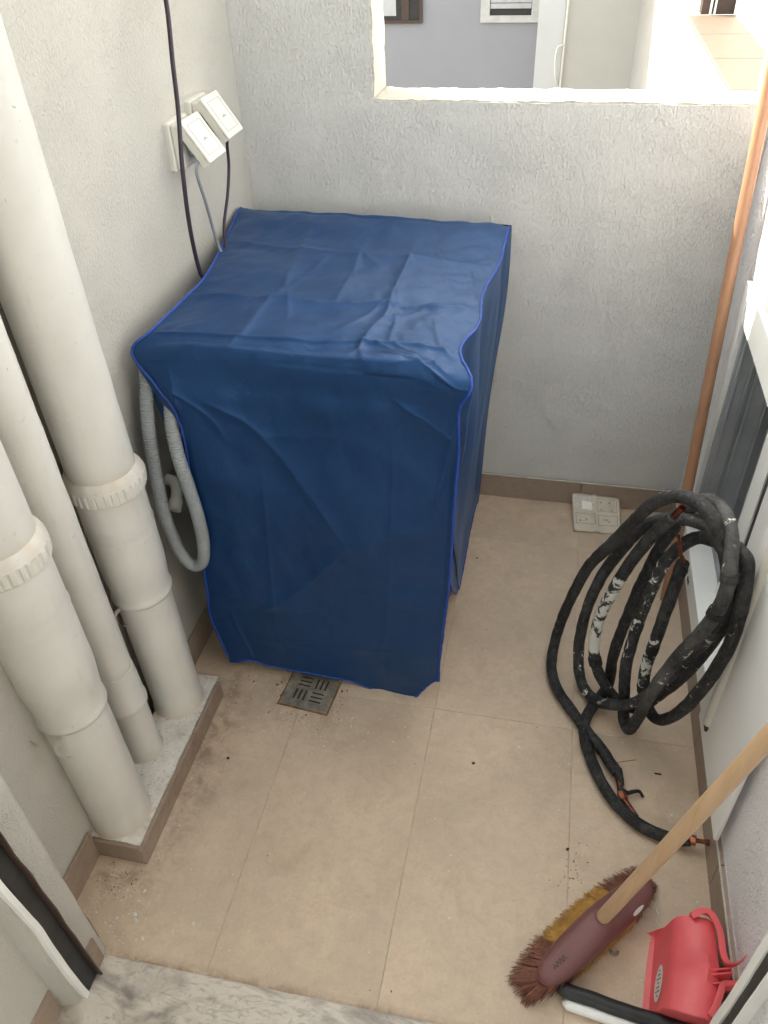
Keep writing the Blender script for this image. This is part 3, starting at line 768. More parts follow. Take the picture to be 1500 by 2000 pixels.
# ------------------------------------------------------------------ floor drain
fd = thing('floor_drain', 'dirty square metal floor drain with slots in front of the blue cover', 'drain', (.304, -.806, 0))
dm = Matrix.Translation((.304, -.8075, .0)) @ Matrix.Rotation(R(-5.5), 4, 'Z')
def rot(o): o.matrix_world = dm; bpy.context.view_layer.update(); put(o, fd); return o
hw, hh = .0575, .0535
# plate cut into bars round twelve slots
xs = [-hw, -.040, -.004, .002, .038, hw]
bm = bmesh.new(); z0, z1 = .0012, .0030
slots = []
for qx, qy, horiz in ((-.020, .020, True), (.020, .020, False), (-.020, -.018, False), (.020, -.018, True)):
    for k in (-1, 0, 1):
        if horiz: slots.append((qx - .0145, qy + k * .0115 - .0024, qx + .0145, qy + k * .0115 + .0024))
        else: slots.append((qx + k * .0115 - .0024, qy - .0145, qx + k * .0115 + .0024, qy + .0145))
X = sorted({-hw, hw} | {s[0] for s in slots} | {s[2] for s in slots}); Y = sorted({-hh, hh} | {s[1] for s in slots} | {s[3] for s in slots})
vc = {}
def gv(x, y, z):
    k = (round(x, 5), round(y, 5), z)
    if k not in vc: vc[k] = bm.verts.new((x, y, z))
    return vc[k]
for i in range(len(X) - 1):
    for j in range(len(Y) - 1):
        cx, cy = (X[i] + X[i + 1]) / 2, (Y[j] + Y[j + 1]) / 2
        if any(s[0] < cx < s[2] and s[1] < cy < s[3] for s in slots): continue
        bm.faces.new((gv(X[i], Y[j], z1), gv(X[i + 1], Y[j], z1), gv(X[i + 1], Y[j + 1], z1), gv(X[i], Y[j + 1], z1)))
r = bmesh.ops.extrude_face_region(bm, geom=bm.faces[:]); bmesh.ops.translate(bm, vec=(0, 0, z0 - z1), verts=[v for v in r['geom'] if isinstance(v, bmesh.types.BMVert)])
bmesh.ops.recalc_face_normals(bm, faces=bm.faces[:])
rot(obj('slotted_plate', bm, M['steel']))
rot(obj('sump', bx((-hw + .004, -hh + .004, .0003), (hw - .004, hh - .004, .0008)), M['dark']))
bm = bmesh.new()
for a, b in (((-hw - .004, -hh - .004), (hw + .004, -hh)), ((-hw - .004, hh), (hw + .004, hh + .004)), ((-hw - .004, -hh + .0002), (-hw, hh - .0002)), ((hw, -hh + .0002), (hw + .004, hh - .0002))): box(bm, (*a, .0002), (*b, .0026), .0006, 1)
rot(obj('rim', bm, M['rust']))

# ------------------------------------------------------------------ leaflet leaning in the corner
lf = thing('leaflet', 'yellowed folded instruction leaflet with four picture boxes, propped on the skirting', 'leaflet', (.945, -.07, 0))
A, B_, Cc, D = Vector((.871, -.012, .046)), Vector((1.006, -.012, .041)), Vector((1.016, -.126, .003)), Vector((.884, -.138, .003))
def lp(u, v, h=0):
    p = A.lerp(B_, u).lerp(D.lerp(Cc, u), v); p.z += .006 * math.exp(-((u - .48) / .03) ** 2) - .004 * math.sin(math.pi * v) + .003 * math.sin(u * 6 + 1) * v + h
    return p
bm = bmesh.new(); G = [[bm.verts.new(lp(i / 24, j / 16)) for j in range(17)] for i in range(25)]
for i in range(24):
    for j in range(16): bm.faces.new((G[i][j], G[i][j + 1], G[i + 1][j + 1], G[i + 1][j]))
bmesh.ops.solidify(bm, geom=bm.faces[:], thickness=.0004)
put(obj('sheet', bm, M['paper'], None, True), lf)
def print_rect(u0, v0, u1, v1, mat, name, h=.0009, n=8):
    bm = bmesh.new(); g = [[bm.verts.new(lp(u0 + (u1 - u0) * i / n, v0 + (v1 - v0) * j / n, h)) for j in range(n + 1)] for i in range(n + 1)]
    for i in range(n):
        for j in range(n): bm.faces.new((g[i][j], g[i][j + 1], g[i + 1][j + 1], g[i + 1][j]))
    return put(obj(name, bm, M[mat]), lf)
for u0, v0, u1, v1 in ((.52, .08, .94, .40), (.06, .50, .47, .78), (.53, .50, .94, .78)):
    e = .013
    for r_ in ((u0, v0, u1, v0 + e), (u0, v1 - e, u1, v1), (u0, v0 + e, u0 + e, v1 - e), (u1 - e, v0 + e, u1, v1 - e)): print_rect(*r_, 'ink', 'printed_line', n=4)
print_rect(.05, .09, .46, .42, 'ink_light', 'printed_picture')
print_rect(.20, .19, .43, .39, 'paper', 'printed_picture', .0012)
for u, v in ((.58, .15), (.76, .14), (.59, .33), (.80, .33), (.12, .68), (.26, .63), (.68, .60), (.73, .65)): print_rect(u, v, u + .045, v + .04, 'ink', 'printed_mark', .0010, 2)
print_rect(.64, .60, .74, .625, 'ink', 'printed_mark', .0010, 2); print_rect(.14, .70, .30, .708, 'ink', 'printed_mark', .0011, 2)
print_rect(.36, .52, .44, .60, 'ink_light', 'printed_mark', .0010, 2)

# ------------------------------------------------------------------ cabinet / shutter in the right wall
cab = thing('window_frame', 'white aluminium frame with grey tracks and a white sash, low in the wall behind the coil', 'window', (1.16, -.59, .086))
a_ = lambda n, bm, m='alu_white': put(obj(n, bm, M[m]), cab)
a_('casing', bx((1.150, -.232, .0875), (1.212, -.190, .7795), .002, 2))                # far upright
a_('casing', bx((1.1525, -.230, .087), (1.212, -.1795, .0872)))
a_('casing', bx((1.152, -1.010, .7022), (1.268, -.2322, .7795), .002, 2))             # head
a_('casing', bx((1.149, -1.010, .0875), (1.205, -.2322, .150), .002, 2))              # bottom rail
a_('casing', bx((1.172, -1.0105, .1505), (1.25, -.975, .7018), .003, 2))
jb = a_('jamb_track', bx((1.160, -.2425, .151), (1.272, -.2325, .7015)), 'alu_grey')
for x, wd_ in ((1.166, .005), (1.192, .004), (1.205, .004), (1.243, .004)):
    obj('track_rib', bx((x, -.252, .1515), (x + wd_, -.2428, .7012), .001, 1), M['alu_grey'], jb).matrix_parent_inverse = jb.matrix_world.inverted()
for z in (.245, .672):
    bm = bmesh.new(); bmesh.ops.create_cone(bm, cap_ends=True, segments=16, radius1=.0055, radius2=.0045, depth=.004, matrix=Matrix.Translation((1.181, -.245, z)) @ Matrix.Rotation(R(90), 4, 'X'))
    obj('screw', bm, M['rubber'], jb)
a_('back_panel', bx((1.262, -.972, .1515), (1.274, -.253, .7012)), 'alu_grey')
# the sash, a little proud, mitred stile and rail round a panel
def mitre(bm, pts, d): return poly(bm, pts, d)
x0 = 1.196
bm = bmesh.new(); poly(bm, [(x0, -.475, .152), (x0, -.475, .700), (x0, -.548, .640), (x0, -.548, .215)], (.026, 0, 0)); a_('sash_stile', bm)
bm = bmesh.new(); poly(bm, [(x0 - .0012, -.4755, .7005), (x0 - .0012, -.974, .7005), (x0 - .0012, -.974, .640), (x0 - .0012, -.548, .640)], (.026, 0, 0)); a_('sash_rail', bm)
bm = bmesh.new(); poly(bm, [(x0 - .0012, -.4755, .1515), (x0 - .0012, -.548, .215), (x0 - .0012, -.974, .215), (x0 - .0012, -.974, .1515)], (.026, 0, 0)); a_('sash_rail', bm)
bm = bmesh.new()
box(bm, (x0 + .003, -.574, .222), (x0 + .016, -.5485, .636)); box(bm, (x0 + .006, -.973, .2152), (x0 + .016, -.5625, .2215)); a_('gasket', bm, 'rubber')
a_('sash_panel', bx((x0 - .001, -.972, .222), (x0 + .014, -.5745, .6385), .002, 2), 'alu_panel')
# near part: panel lying over the wall with a round vertical bead
a_('cover_panel', bx((1.139, -1.075, .1045), (1.1485, -.800, .785), .003, 2), 'alu_panel')
bm = bmesh.new(); tube(bm, straight((1.139, -.866, .168), (1.139, -.866, .77), 4), .0115, 16); put(obj('bead', bm, M['white_plastic'], None, True, 50), cab)
a_('bead_hole', bx((1.133, -.876, .150), (1.1388, -.857, .1675), .002, 1), 'rubber')
for y, z in ((-.372, .118), (-.405, .112)): a_('weep_hole', bx((1.1478, y - .012, z - .005), (1.1489, y + .010, z + .006)), 'rubber')
a_('mark', bx((x0 - .0022, -.520, .610), (x0 - .0013, -.516, .622)), 'rubber'); a_('mark', bx((x0 - .0022, -.530, .606), (x0 - .0013, -.526, .617)), 'rubber')

# ------------------------------------------------------------------ wooden pole in the corner
wp = thing('wooden_pole', 'orange varnished wooden pole leaning upright in the corner', 'pole', (1.108, -.365, 0))
bm = bmesh.new(); a, b = Vector((1.118, -.368, .004)), Vector((1.121, -.028, 1.30)); tube(bm, straight(a, b, 30), .0128, 20)
put(obj('shaft', bm, M['wood_pole'], None, True, 50), wp)
bm = bmesh.new(); d = (b - a).normalized(); tube(bm, [b, b + d * .006, b + d * .012, b + d * .016], lambda t: .0128 * math.cos(t * 1.35), 20)
put(obj('rounded_end', bm, M['wood_pole'], None, True, 60), wp)

# ------------------------------------------------------------------ two lengths of insulated copper pipe, coiled together
HOSE_A = [[0.988, -0.909, 0.018], [0.973, -0.885, 0.018], [0.963, -0.865, 0.017], [0.928, -0.818, 0.017], [0.893, -0.768, 0.017], [0.86, -0.715, 0.017], [0.845, -0.66, 0.018], [0.846, -0.594, 0.018], [0.855, -0.587, 0.107], [0.87, -0.598, 0.207], [0.889, -0.615, 0.306], [0.911, -0.651, 0.39], [0.931, -0.685, 0.464], [0.947, -0.715, 0.53], [0.965, -0.74, 0.587], [0.991, -0.767, 0.631], [1.019, -0.799, 0.649], [1.042, -0.827, 0.645], [1.063, -0.846, 0.614], [1.085, -0.86, 0.557], [1.099, -0.865, 0.488], [1.097, -0.852, 0.408], [1.079, -0.836, 0.325], [1.056, -0.822, 0.237], [1.034, -0.822, 0.187], [1.006, -0.815, 0.131], [0.975, -0.783, 0.076], [0.945, -0.743, 0.032], [0.92, -0.706, 0.02], [0.903, -0.677, 0.05], [0.895, -0.656, 0.124], [0.9, -0.648, 0.222], [0.912, -0.65, 0.3], [0.93, -0.637, 0.347], [0.952, -0.651, 0.416], [0.972, -0.67, 0.478], [0.998, -0.698, 0.523], [1.029, -0.733, 0.557], [1.056, -0.763, 0.572], [1.081, -0.793, 0.556], [1.107, -0.825, 0.521], [1.119, -0.83, 0.44], [1.111, -0.819, 0.344], [1.091, -0.802, 0.235], [1.065, -0.777, 0.132], [1.032, -0.766, 0.06], [1.001, -0.754, 0.042], [0.973, -0.728, 0.048], [0.948, -0.713, 0.075], [0.93, -0.698, 0.114], [0.922, -0.692, 0.165], [0.923, -0.689, 0.234], [0.933, -0.696, 0.306], [0.945, -0.706, 0.373], [0.959, -0.719, 0.439], [0.976, -0.735, 0.506], [1.0, -0.744, 0.56], [1.004, -0.749, 0.573]]
HOSE_B = [[1.118, -1.037, 0.030], [1.098, -1.035, 0.021], [1.075, -1.032, 0.017], [1.02, -1.011, 0.017], [0.967, -0.954, 0.017], [0.931, -0.87, 0.017], [0.92, -0.807, 0.017], [0.932, -0.762, 0.018], [0.963, -0.705, 0.018], [0.972, -0.681, 0.036], [0.97, -0.675, 0.118], [0.978, -0.678, 0.222], [0.987, -0.682, 0.311], [0.996, -0.689, 0.387], [1.007, -0.697, 0.461], [1.024, -0.705, 0.523], [1.036, -0.724, 0.58], [1.051, -0.761, 0.625], [1.067, -0.803, 0.636], [1.076, -0.845, 0.625], [1.077, -0.879, 0.603], [1.081, -0.894, 0.556], [1.079, -0.894, 0.503], [1.07, -0.887, 0.446], [1.058, -0.876, 0.391], [1.043, -0.87, 0.334], [1.032, -0.861, 0.273], [1.022, -0.853, 0.205], [1.016, -0.843, 0.13], [1.008, -0.823, 0.053], [0.999, -0.79, 0.049], [0.993, -0.772, 0.097], [0.986, -0.751, 0.173], [0.99, -0.742, 0.264], [0.998, -0.739, 0.361], [1.011, -0.741, 0.455], [1.03, -0.744, 0.501], [1.054, -0.748, 0.53], [1.082, -0.757, 0.534], [1.098, -0.797, 0.562], [1.103, -0.849, 0.587], [1.109, -0.871, 0.575], [1.116, -0.883, 0.502], [1.117, -0.89, 0.416], [1.107, -0.884, 0.32], [1.088, -0.875, 0.224], [1.069, -0.858, 0.155], [1.052, -0.832, 0.113], [1.035, -0.797, 0.113], [1.023, -0.78, 0.157], [1.02, -0.773, 0.211], [1.023, -0.78, 0.288], [1.028, -0.779, 0.393], [1.033, -0.779, 0.494]]
END_A = [[1.0, -0.744, 0.56], [1.013, -0.757, 0.601]]
END_B = [[1.033, -0.779, 0.494], [1.026, -0.777, 0.51], [1.014, -0.777, 0.553]]
def insulated(name, P, label, dust, paint, ra, rb):
    t = thing(name, label, 'pipe', (P[0][0], P[0][1], 0), 'insulated copper pipes coiled by the wall')
    q, L = spline(P, 420); bm = bmesh.new()
    la, lb = bm.verts.layers.float.new('dust'), bm.verts.layers.float.new('paint')
    rad = lambda u: .0120 * (1 + .07 * noise.noise(Vector((u * 26, len(P), 2))) + .03 * noise.noise(Vector((u * 90, 1, 2)))) * (smoothstep(-.02, .004, u) * smoothstep(1.02, .996, u) * .2 + .8)
    tube(bm, q, rad, 16, True, (la, lb), (dust, paint), .0012)
    put(obj('foam_sleeve', bm, M['foam'], None, True, 60), t)
    return t, q
band = lambda u, a, b, f=.008: smoothstep(a - f, a, u) * smoothstep(b + f, b, u)
def find(q, p):
    p = Vector(p); i = min(range(len(q)), key=lambda k: (q[k] - p).length); return i / (len(q) - 1)
qa, _ = spline(HOSE_A, 420); qb, _ = spline(HOSE_B, 420)
f_hi = find(qa, HOSE_A[53]); f_lo = find(qa, HOSE_A[48]); f_mid = find(qa, HOSE_A[50])
ia, qa = insulated('insulated_pipe', HOSE_A, 'black insulated copper pipe whose tail ends on the floor with torn foam', lambda u: .35 * band(u, .62, .74) + .25,
    lambda u: .62 * band(u, f_mid, f_hi) + .45 * band(u, f_lo, f_mid) + .30 * band(u, .02, .30) * (1 if noise.noise(Vector((u * 60, 0, 0))) > .25 else 0) + .42 * band(u, .36, .56) + .40 * band(u, .66, .84), .0, .0)
b_dusty = (find(qb, HOSE_B[16]), find(qb, HOSE_B[27]))
b_w0, b_w1 = find(qb, HOSE_B[33]), find(qb, HOSE_B[35]); b_x0, b_x1 = find(qb, HOSE_B[48]), find(qb, HOSE_B[51])
ib, qb = insulated('insulated_pipe', HOSE_B, 'black insulated copper pipe whose tail reaches the right skirting under the broom handle', lambda u: 1.0 * band(u, *b_dusty, .02) + .1,
    lambda u: .10 * band(u, b_w0 - .02, b_w1) + .55 * band(u, b_x0, b_x1) + .40 * band(u, .26, .46) + .38 * band(u, .54, .86), .0, .0)
def copper(P, r, parent, flare=False):
    q, _ = spline(P, 24); bm = bmesh.new(); tube(bm, q, lambda t: r + (.0016 if flare and t > .9 else 0), 14, False)
    bmesh.ops.solidify(bm, geom=bm.faces[:], thickness=.001)
    put(obj('copper_end', bm, M['copper'], None, True, 50), parent)
a0 = Vector(HOSE_A[0])
copper([a0 + Vector((-.004, .012, .0)), a0 + Vector((.004, -.022, -.002)), (.996, -.957, .015), (1.012, -.980, .013), (1.024, -.998, .0125)], .0058, ia)
bm = bmesh.new(); tube(bm, straight((.9955, -.950, .0155), (1.001, -.965, .0145), 4), lambda t: .0092, 6); put(obj('flare_nut', bm, M['copper']), ia)
copper([Vector(HOSE_A[-2]), Vector(END_A[0]), Vector(END_A[1])], .0062, ia)
b0 = Vector(HOSE_B[0])
copper([b0 + Vector((-.02, .002, 0)), b0 + Vector((.008, -.001, .003)), b0 + Vector((.018, -.004, .008)), b0 + Vector((.030, -.008, .014))], .0042, ib, True)
bm = bmesh.new(); tube(bm, straight(b0 + Vector((.002, 0, .001)), b0 + Vector((.010, -.002, .003)), 4), .0095, 6); put(obj('flare_nut', bm, M['copper']), ib)
copper([Vector(HOSE_B[-2]), Vector(END_B[0]), Vector(END_B[1]), Vector(END_B[2])], .0036, ib)
# ragged foam strip hanging at tail A
bm = bmesh.new(); q, _ = spline([(.992, -.945, .024), (1.006, -.950, .016), (1.020, -.945, .017), (1.032, -.940, .013), (1.040, -.947, .006)], 16)
tube(bm, q, lambda t: .0055 * (1 - .5 * t) + .001 * noise.noise(Vector((t * 12, 0, 0))), 6); put(obj('torn_foam', bm, M['foam'], None, True), ia)
bm = bmesh.new(); q, _ = spline([a0 + Vector((0, .004, .006)), a0 + Vector((.006, -.014, .004)), a0 + Vector((.010, -.026, -.003))], 8)
tube(bm, q, lambda t: .010 * (1 - .55 * t), 7); put(obj('torn_foam', bm, M['foam'], None, True), ia)
# elastic spacing rings where sleeves meet
for q, u in ((qb, .37), (qb, .395), (qa, f_lo + .012), (qb, b_x0 + .01)):
    i = int(u * 419); bm = bmesh.new(); tube(bm, [q[i - 1], q[i], q[i + 1]], .0146, 16); put(obj('sleeve_joint', bm, M['foam'], None, True, 50), ia if q is qa else ib)

# ------------------------------------------------------------------ broom
br = thing('broom', 'broom with a maroon head, brown and yellow bristles and a pale wooden handle', 'broom', (.95, -1.24, 0))
p0, p1 = Vector((.854, -1.345, .045)), Vector((1.036, -1.144, .045)); ax = (p1 - p0).normalized(); sd = Vector((ax.y, -ax.x, 0)); LL = (p1 - p0).length   # sd points towards the near right
def head_pt(u, a):
    """u along 0..1, a angle round the section"""
    e = max(0, 1 - abs(2 * u - 1) ** 3.2) ** .5; wdt = .0300 * (e * .86 + .14) ; ht = .017 + .017 * math.exp(-((u - .52) / .24) ** 2)
    c, s = math.cos(a), math.sin(a); sg = lambda x, n: math.copysign(abs(x) ** n, x)
    return p0 + ax * (u * LL) + sd * (wdt * sg(c, .7)) + Vector((0, 0, (ht * sg(s, .8) if s > 0 else .012 * sg(s, .5)) * (e * .7 + .3) + .012 * (1 - abs(2 * u - 1))))
bm = bmesh.new(); rings = [[bm.verts.new(head_pt(i / 40, 2 * math.pi * k / 28)) for k in range(28)] for i in range(41)]
for i in range(40):
    for k in range(28): bm.faces.new((rings[i][k], rings[i][(k + 1) % 28], rings[i + 1][(k + 1) % 28], rings[i + 1][k]))
bm.faces.new(rings[0][::-1]); bm.faces.new(rings[-1]); bmesh.ops.recalc_face_normals(bm, faces=bm.faces[:])
hd = put(obj('broom_head', bm, M['broom'], None, True, 60), br)
def bristles(name, mat, u0, u1, rng, nrow, per):
    bm = bmesh.new(); nu = max(2, int((u1 - u0) * 46))
    for iu in range(nu):
        u = u0 + (u1 - u0) * (iu + .5) / nu
        for row in range(nrow):
            sx = -1 + 2 * row / (nrow - 1); e = max(.25, (1 - abs(2 * u - 1) ** 3.2) ** .5 if abs(2 * u - 1) < 1 else .25)
            base = p0 + ax * (u * LL) + sd * (sx * .026 * e) + Vector((0, 0, -.004))
            for k in range(per):
                b = base + Vector((rng.uniform(-.003, .003), rng.uniform(-.003, .003), 0))
                along = (2 * u - 1); sp = ax * (.026 * along ** 3 + rng.uniform(-.006, .006)) + sd * ((.030 * sx if sx < 0 else .002) - .006 + rng.uniform(-.006, .006))
                tip = b + sp; tip.z = rng.uniform(.001, .007); mid = b.lerp(tip, .55) + Vector((0, 0, .002)) + sp * .06
                r = .00062; vs = []
                for q, rr in ((b, r), (mid, r), (tip, r * .6)):
                    vs.append([bm.verts.new(q + Vector((math.cos(x) * rr, math.sin(x) * rr, 0))) for x in (0, 2.09, 4.19)])
                for A_, B2 in zip(vs[:-1], vs[1:]):
                    for m in range(3): bm.faces.new((A_[m], A_[(m + 1) % 3], B2[(m + 1) % 3], B2[m]))
                bm.faces.new(vs[-1])
    o = put(obj(name, bm, M[mat]), br); o['kind'] = 'stuff'; return o
rg = random.Random(5)
bristles('bristles', 'bristle_brown', -.015, .24, rg, 8, 16); bristles('bristles', 'bristle_yellow', .24, .76, rg, 8, 16); bristles('bristles', 'bristle_brown', .76, 1.01, rg, 8, 16)
hA = Vector((.944, -1.240, .062)); hB = Vector((1.064, -1.254, .645)); dH = (hB - hA).normalized()
bm = bmesh.new(); tube(bm, straight(hA - dH * .01, hA + dH * .028, 4), lambda t: .0175 - .003 * t, 24); put(obj('handle_socket', bm, M['broom'], None, True, 40), br)
bm = bmesh.new(); tube(bm, straight(hA + dH * .004, hA + dH * 1.12, 24), .0118, 22); put(obj('handle', bm, M['wood_handle'], None, True, 50), br)
# oval sticker and the small script mark on the head
def head_decal(name, u, a, ru, ra, mat, lift=.0006):
    bm = bmesh.new(); c0 = bm.verts.new(head_pt(u, a) + Vector((0, 0, lift))); rim = [bm.verts.new(head_pt(u + ru * math.cos(x), a + ra * math.sin(x)) + Vector((.0, .0, lift)) + sd * .0003) for x in [i * math.pi / 10 for i in range(20)]]
    for i in range(20): bm.faces.new((c0, rim[i], rim[(i + 1) % 20]))
    return put(obj(name, bm, M[mat]), br)
head_decal('oval_sticker', .77, .62, .058, .22, 'sticker')
bm = bmesh.new(); q, _ = spline([head_pt(.10 + .012 * k, 1.50 + (.09 if k % 2 else -.06)) + Vector((0, 0, .0005)) for k in range(9)], 60)
tube(bm, q, .00045, 4); put(obj('script_mark', bm, M['rubber']), br)

# ------------------------------------------------------------------ red dustpan
dp = thing('dustpan', 'red plastic dustpan with an oval sticker lying face down by the skirting', 'dustpan', (1.09, -1.28, 0))
def pan_section(v):
    """v 0 far .. 1 near: lip, foot, ridge, top, rim"""
    L_ = lambda a, b: Vector(a).lerp(Vector(b), v)
    bow = math.sin(math.pi * v)
    return [L_((1.044, -1.214, .001), (1.024, -1.338, .001)) + Vector((-.002 * bow, 0, 0)), L_((1.050, -1.214, .003), (1.033, -1.341, .003)),
            L_((1.054, -1.212, .010), (1.038, -1.345, .010)), L_((1.068, -1.208, .058), (1.045, -1.352, .058)), L_((1.073, -1.207, .070), (1.0495, -1.355, .070)),
            L_((1.081, -1.206, .0765), (1.056, -1.357, .0765)), L_((1.100, -1.206, .084), (1.078, -1.362, .083)) + Vector((0, 0, .003 * bow)),
            L_((1.122, -1.210, .090), (1.100, -1.366, .089)) + Vector((0, 0, .003 * bow)), L_((1.130, -1.214, .086), (1.112, -1.367, .084)) + Vector((.008 * bow, 0, 0)), L_((1.134, -1.216, .050), (1.118, -1.362, .048)) + Vector((.010 * bow, 0, 0))]
K = 24; bm = bmesh.new(); rows = []
for i in range(K + 1):
    v = i / K; s = pan_section(v)
    # handle swelling: a ridge rising out of the top towards the wall side
    for k in (6, 7, 8): s[k].z += .010 * math.exp(-((v - .52) / .10) ** 2) * (.3, 1, 1)[k - 6]
    rows.append([bm.verts.new(p) for p in s])
for i in range(K):
    for k in range(9): bm.faces.new((rows[i][k], rows[i][k + 1], rows[i + 1][k + 1], rows[i + 1][k]))
# closed ends
for row, flip in ((rows[0], False), (rows[-1], True)):
    f = row if flip else row[::-1]; bm.faces.new(f)
bmesh.ops.recalc_face_normals(bm, faces=bm.faces[:]); bmesh.ops.solidify(bm, geom=bm.faces[:], thickness=.0016)
bmesh.ops.bevel(bm, geom=[e for e in bm.edges if e.calc_face_angle(0) > .9], offset=.0012, segments=2, affect='EDGES')
put(obj('pan_body', bm, M['dustpan'], None, True, 40), dp)
def rim(P, hgt, wd_, name):
    q, _ = spline(P, 44); bm = bmesh.new(); rows = []
    for i, c_ in enumerate(q):
        T = (q[min(43, i + 1)] - q[max(0, i - 1)]).normalized(); S = T.cross(Vector((0, 0, 1))).normalized()
        rows.append([bm.verts.new(c_ + S * a + Vector((0, 0, b))) for a, b in ((-wd_, -hgt), (-wd_, hgt * .2), (-wd_ * .4, hgt * .3), (wd_, hgt * .3), (wd_, hgt * .1), (-wd_ * .3, hgt * .05), (-wd_ * .3, -hgt))])
    for a, b in zip(rows[:-1], rows[1:]):
        for k in range(7): bm.faces.new((a[k], a[(k + 1) % 7], b[(k + 1) % 7], b[k]))
    bm.faces.new(rows[0]); bm.faces.new(rows[-1][::-1]); bmesh.ops.recalc_face_normals(bm, faces=bm.faces[:])
    put(obj(name, bm, M['dustpan'], None, True, 40), dp)
rim([(1.094, -1.211, .088), (1.110, -1.204, .098), (1.122, -1.210, .105), (1.132, -1.236, .106), (1.133, -1.262, .106), (1.134, -1.281, .110), (1.138, -1.293, .125), (1.142, -1.300, .150), (1.146, -1.303, .178)], .016, .0055, 'handle_rim')
rim([(1.146, -1.330, .150), (1.138, -1.322, .125), (1.130, -1.318, .105), (1.126, -1.325, .098), (1.118, -1.345, .094), (1.108, -1.362, .090)], .018, .005, 'handle_rim')
for y, z in ((-1.292, .108), (-1.300, .112), (-1.311, .106)):
    put(obj('handle_rib', poly(bmesh.new(), [(1.112, y, z - .02), (1.140, y - .004, z + .016), (1.140, y - .004, z - .030), (1.112, y, z - .034)], (0, -.0025, 0)), M['dustpan']), dp)
bm = bmesh.new()
for k in range(20):
    pass
cv = Vector((1.0475, -1.305, .032)); e1 = Vector((-.0235, -.136, 0)).normalized(); e2 = Vector((.0105, -.001, .048)).normalized(); nn = e1.cross(e2); nn = nn if nn.x < 0 else -nn
def oval(ra, rb, lift, mat, name, lab=None):
    bm = bmesh.new(); bm.faces.new([bm.verts.new(cv + nn * lift + e1 * ra * math.cos(x) + e2 * rb * math.sin(x)) for x in [i * math.pi / 16 for i in range(32)]])
    return put(obj(name, bm, M[mat]), dp)
oval(.030, .0155, .0020, 'sticker', 'oval_sticker')
for k in range(-3, 4):
    bm = bmesh.new(); c_ = cv + nn * .0024 + e1 * (k * .0068); h_ = .004 + .003 * ((k * 7) % 3)
    bm.faces.new([bm.verts.new(c_ + e1 * a + e2 * b) for a, b in ((-.0018, -h_), (.0014, -h_ * .8), (.0022, h_), (-.0012, h_ * .7))])
    put(obj('sticker_print', bm, M['sticker_print']), dp)

# ------------------------------------------------------------------ door frame channels at both piers and the loose rail
df = thing('door_frame', 'white aluminium door jamb with a wavy black seal at the left of the threshold', 'door frame', (.105, -1.488, .004))
wav = lambda z, s: .0042 * noise.noise(Vector((z * 5.5, s, 1))) + .0018 * noise.noise(Vector((z * 17, s, 2)))
def strip(ya, yb, x_in, x_out, mat, name, parent, s, z0=.005, z1=2.1, sgn=1):
    bm = bmesh.new(); n = 90; rows = []
    for i in range(n + 1):
        z = z0 + (z1 - z0) * i / n; wv = wav(z, s)
        rows.append([bm.verts.new((x, y + wv, z)) for x, y in ((x_in, ya), (x_out + sgn * wav(z, s + 9) * .6, ya), (x_out + sgn * wav(z, s + 9) * .6, yb), (x_in, yb))])
    for a, b in zip(rows[:-1], rows[1:]):
        for k in range(4): bm.faces.new((a[k], a[(k + 1) % 4], b[(k + 1) % 4], b[k]))
    bm.faces.new(rows[0]); bm.faces.new(rows[-1][::-1]); bmesh.ops.recalc_face_normals(bm, faces=bm.faces[:])
    put(obj(name, bm, M[mat], None, True, 40), parent)
strip(-1.4655, -1.4630, .100, .1175, 'brown', 'outer_lip', df, 1)
strip(-1.4925, -1.4665, .098, .1075, 'rubber', 'seal', df, 1)
strip(-1.5035, -1.4945, .098, .1100, 'alu_white', 'inner_lip', df, 4)
df.rotation_euler = (R(1.6), 0, 0)
dr = thing('door_frame', 'white aluminium door jamb with a straight black seal in front of the red dustpan', 'door frame', (1.06, -1.49, .004))
strip(-1.4620, -1.4480, 1.075, 1.0555, 'alu_white', 'outer_lip', dr, 21, sgn=.15)
strip(-1.4800, -1.4635, 1.075, 1.0575, 'rubber', 'seal', dr, 25, sgn=.15)
strip(-1.4840, -1.4810, 1.075, 1.0560, 'alu_white', 'inner_lip', dr, 27, sgn=.15)
lr = thing('seal_rail', 'white rail with a black rubber seal lying on the floor beside the broom head', 'rail', (.98, -1.345, 0))
ra_, rb_ = Vector((.882, -1.340, .012)), Vector((1.12, -1.368, .012)); q = straight(ra_, rb_, 30)
bm = bmesh.new(); tube(bm, [p + Vector((0, .004 * noise.noise(p * 20), .010 + .001 * noise.noise(p * 40))) for p in q], lambda t: .0098 * smoothstep(-.03, .05, t) + .002, 10); put(obj('seal', bm, M['rubber'], None, True, 60), lr)
bm = bmesh.new(); tube(bm, [p + Vector((.012, -.016, -.002)) for p in q], lambda t: .0085 * smoothstep(-.02, .04, t) + .0012, 10); put(obj('rail', bm, M['alu_white'], None, True, 60), lr)

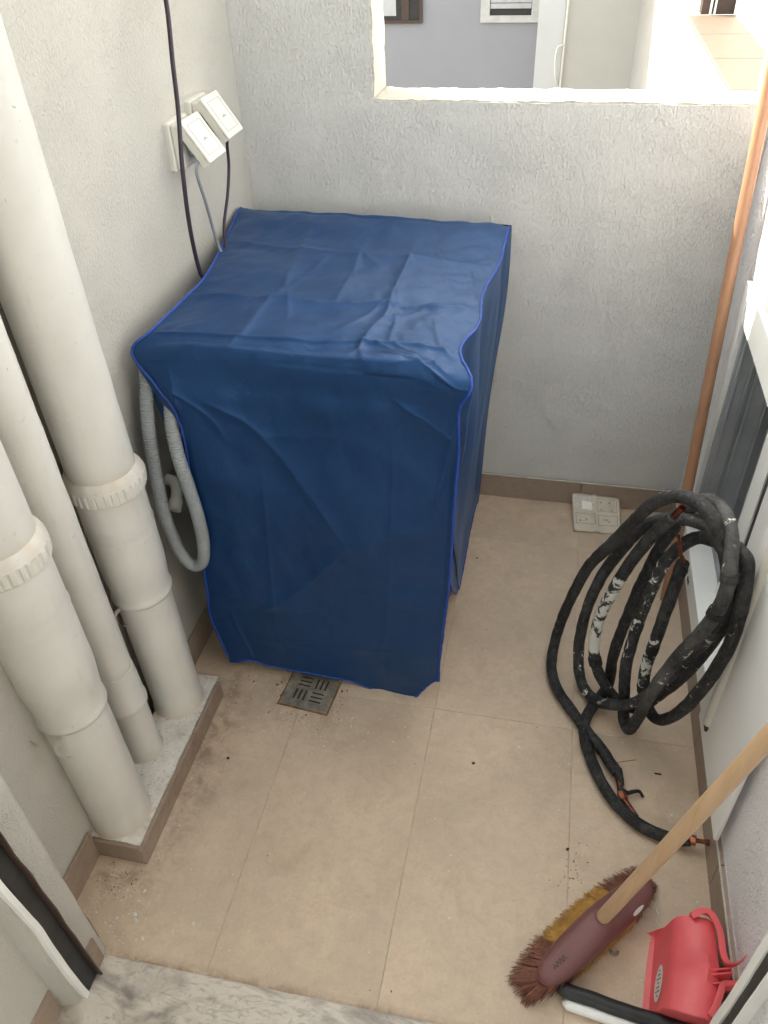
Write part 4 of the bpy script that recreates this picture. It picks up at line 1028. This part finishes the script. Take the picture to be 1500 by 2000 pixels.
# ------------------------------------------------------------------ crumbs and grit
def crumbs(name, n, mat, rng, spots, smin, smax, label=None):
    bm = bmesh.new()
    for _ in range(n):
        s = rng.choice(spots); x = rng.gauss(s[0], s[2]); y = rng.gauss(s[1], s[3])
        if not (.02 < x < 1.14 and -1.41 < y < -.02): continue
        if x < .112 and -1.27 < y < -.84: continue
        r = rng.uniform(smin, smax) * (2.2 if rng.random() < .06 else 1)
        m = Matrix.Translation((x, y, r * .3)) @ Matrix.Rotation(rng.uniform(0, 6.28), 4, 'Z') @ Matrix.Diagonal((r * rng.uniform(.7, 1.8), r, r * .6, 1))
        res = bmesh.ops.create_icosphere(bm, subdivisions=1, radius=1, matrix=m)
        for v in res['verts']: v.co += Vector((rng.uniform(-1, 1), rng.uniform(-1, 1), rng.uniform(-.3, .5))) * r * .3
    tag(obj(name, bm, M[mat]), kind='stuff')
rg = random.Random(11)
wide = (.58, -.85, .33, .4)
crumbs('plaster_crumbs', 620, 'crumb_white', rg, [wide, wide, (.13, -1.0, .03, .25), (.06, -1.33, .04, .05), (.35, -.90, .08, .05), (1.0, -1.0, .1, .2), (1.03, -1.25, .06, .06), (.15, -1.38, .1, .03)], .0007, .0019)
crumbs('dark_grit', 190, 'crumb_dark', rg, [wide, (.9, -1.12, .02, .035), (.05, -1.30, .03, .02), (.36, -1.42, .3, .006), (.6, -1.42, .3, .004)], .0006, .0014)
crumbs('rust_crumbs', 90, 'rust', rg, [(.30, -.885, .05, .012), (.37, -.83, .008, .04), (.235, -.80, .006, .04), (.2, -.80, .05, .02)], .0006, .0016)
bm = bmesh.new(); r = bmesh.ops.create_icosphere(bm, subdivisions=2, radius=.0034, matrix=Matrix.Translation((.178, -1.015, .002)) @ Matrix.Diagonal((1, 1, .6, 1)))
tag(obj('pellet', bm, M['crumb_dark']), 'small black pellet on the tiles between plinth and drain', 'pellet')
bm = bmesh.new(); tube(bm, spline([(.985, -.876, .001), (1.0, -.869, .002), (1.03, -.858, .001)], 12)[0], .0009, 5); tag(obj('straw', bm, M['bristle_yellow']), 'thin tan straw on the floor below the coil', 'straw')
tag(obj('splinter', bx((1.066, -.8855, .0005), (1.080, -.8825, .002)), M['crumb_dark']), 'short dark splinter on the tile by the right skirting', 'splinter')
bm = bmesh.new(); tube(bm, spline([(.970, -1.252, .002), (.976, -1.260, .006), (.984, -1.260, .003), (.986, -1.254, .006)], 14)[0], lambda t: .0025, 6); tag(obj('screw', bm, M['steel']), 'bent brassy screw on the floor between broom head and dustpan', 'screw')
bm = bmesh.new(); tube(bm, spline([(1.052, -1.157, .001), (1.055, -1.168, .002), (1.059, -1.176, .001)], 8)[0], .0022, 5); tag(obj('plaster_chip', bm, M['crumb_white']), 'pale plaster chip on the floor behind the dustpan', 'chip')
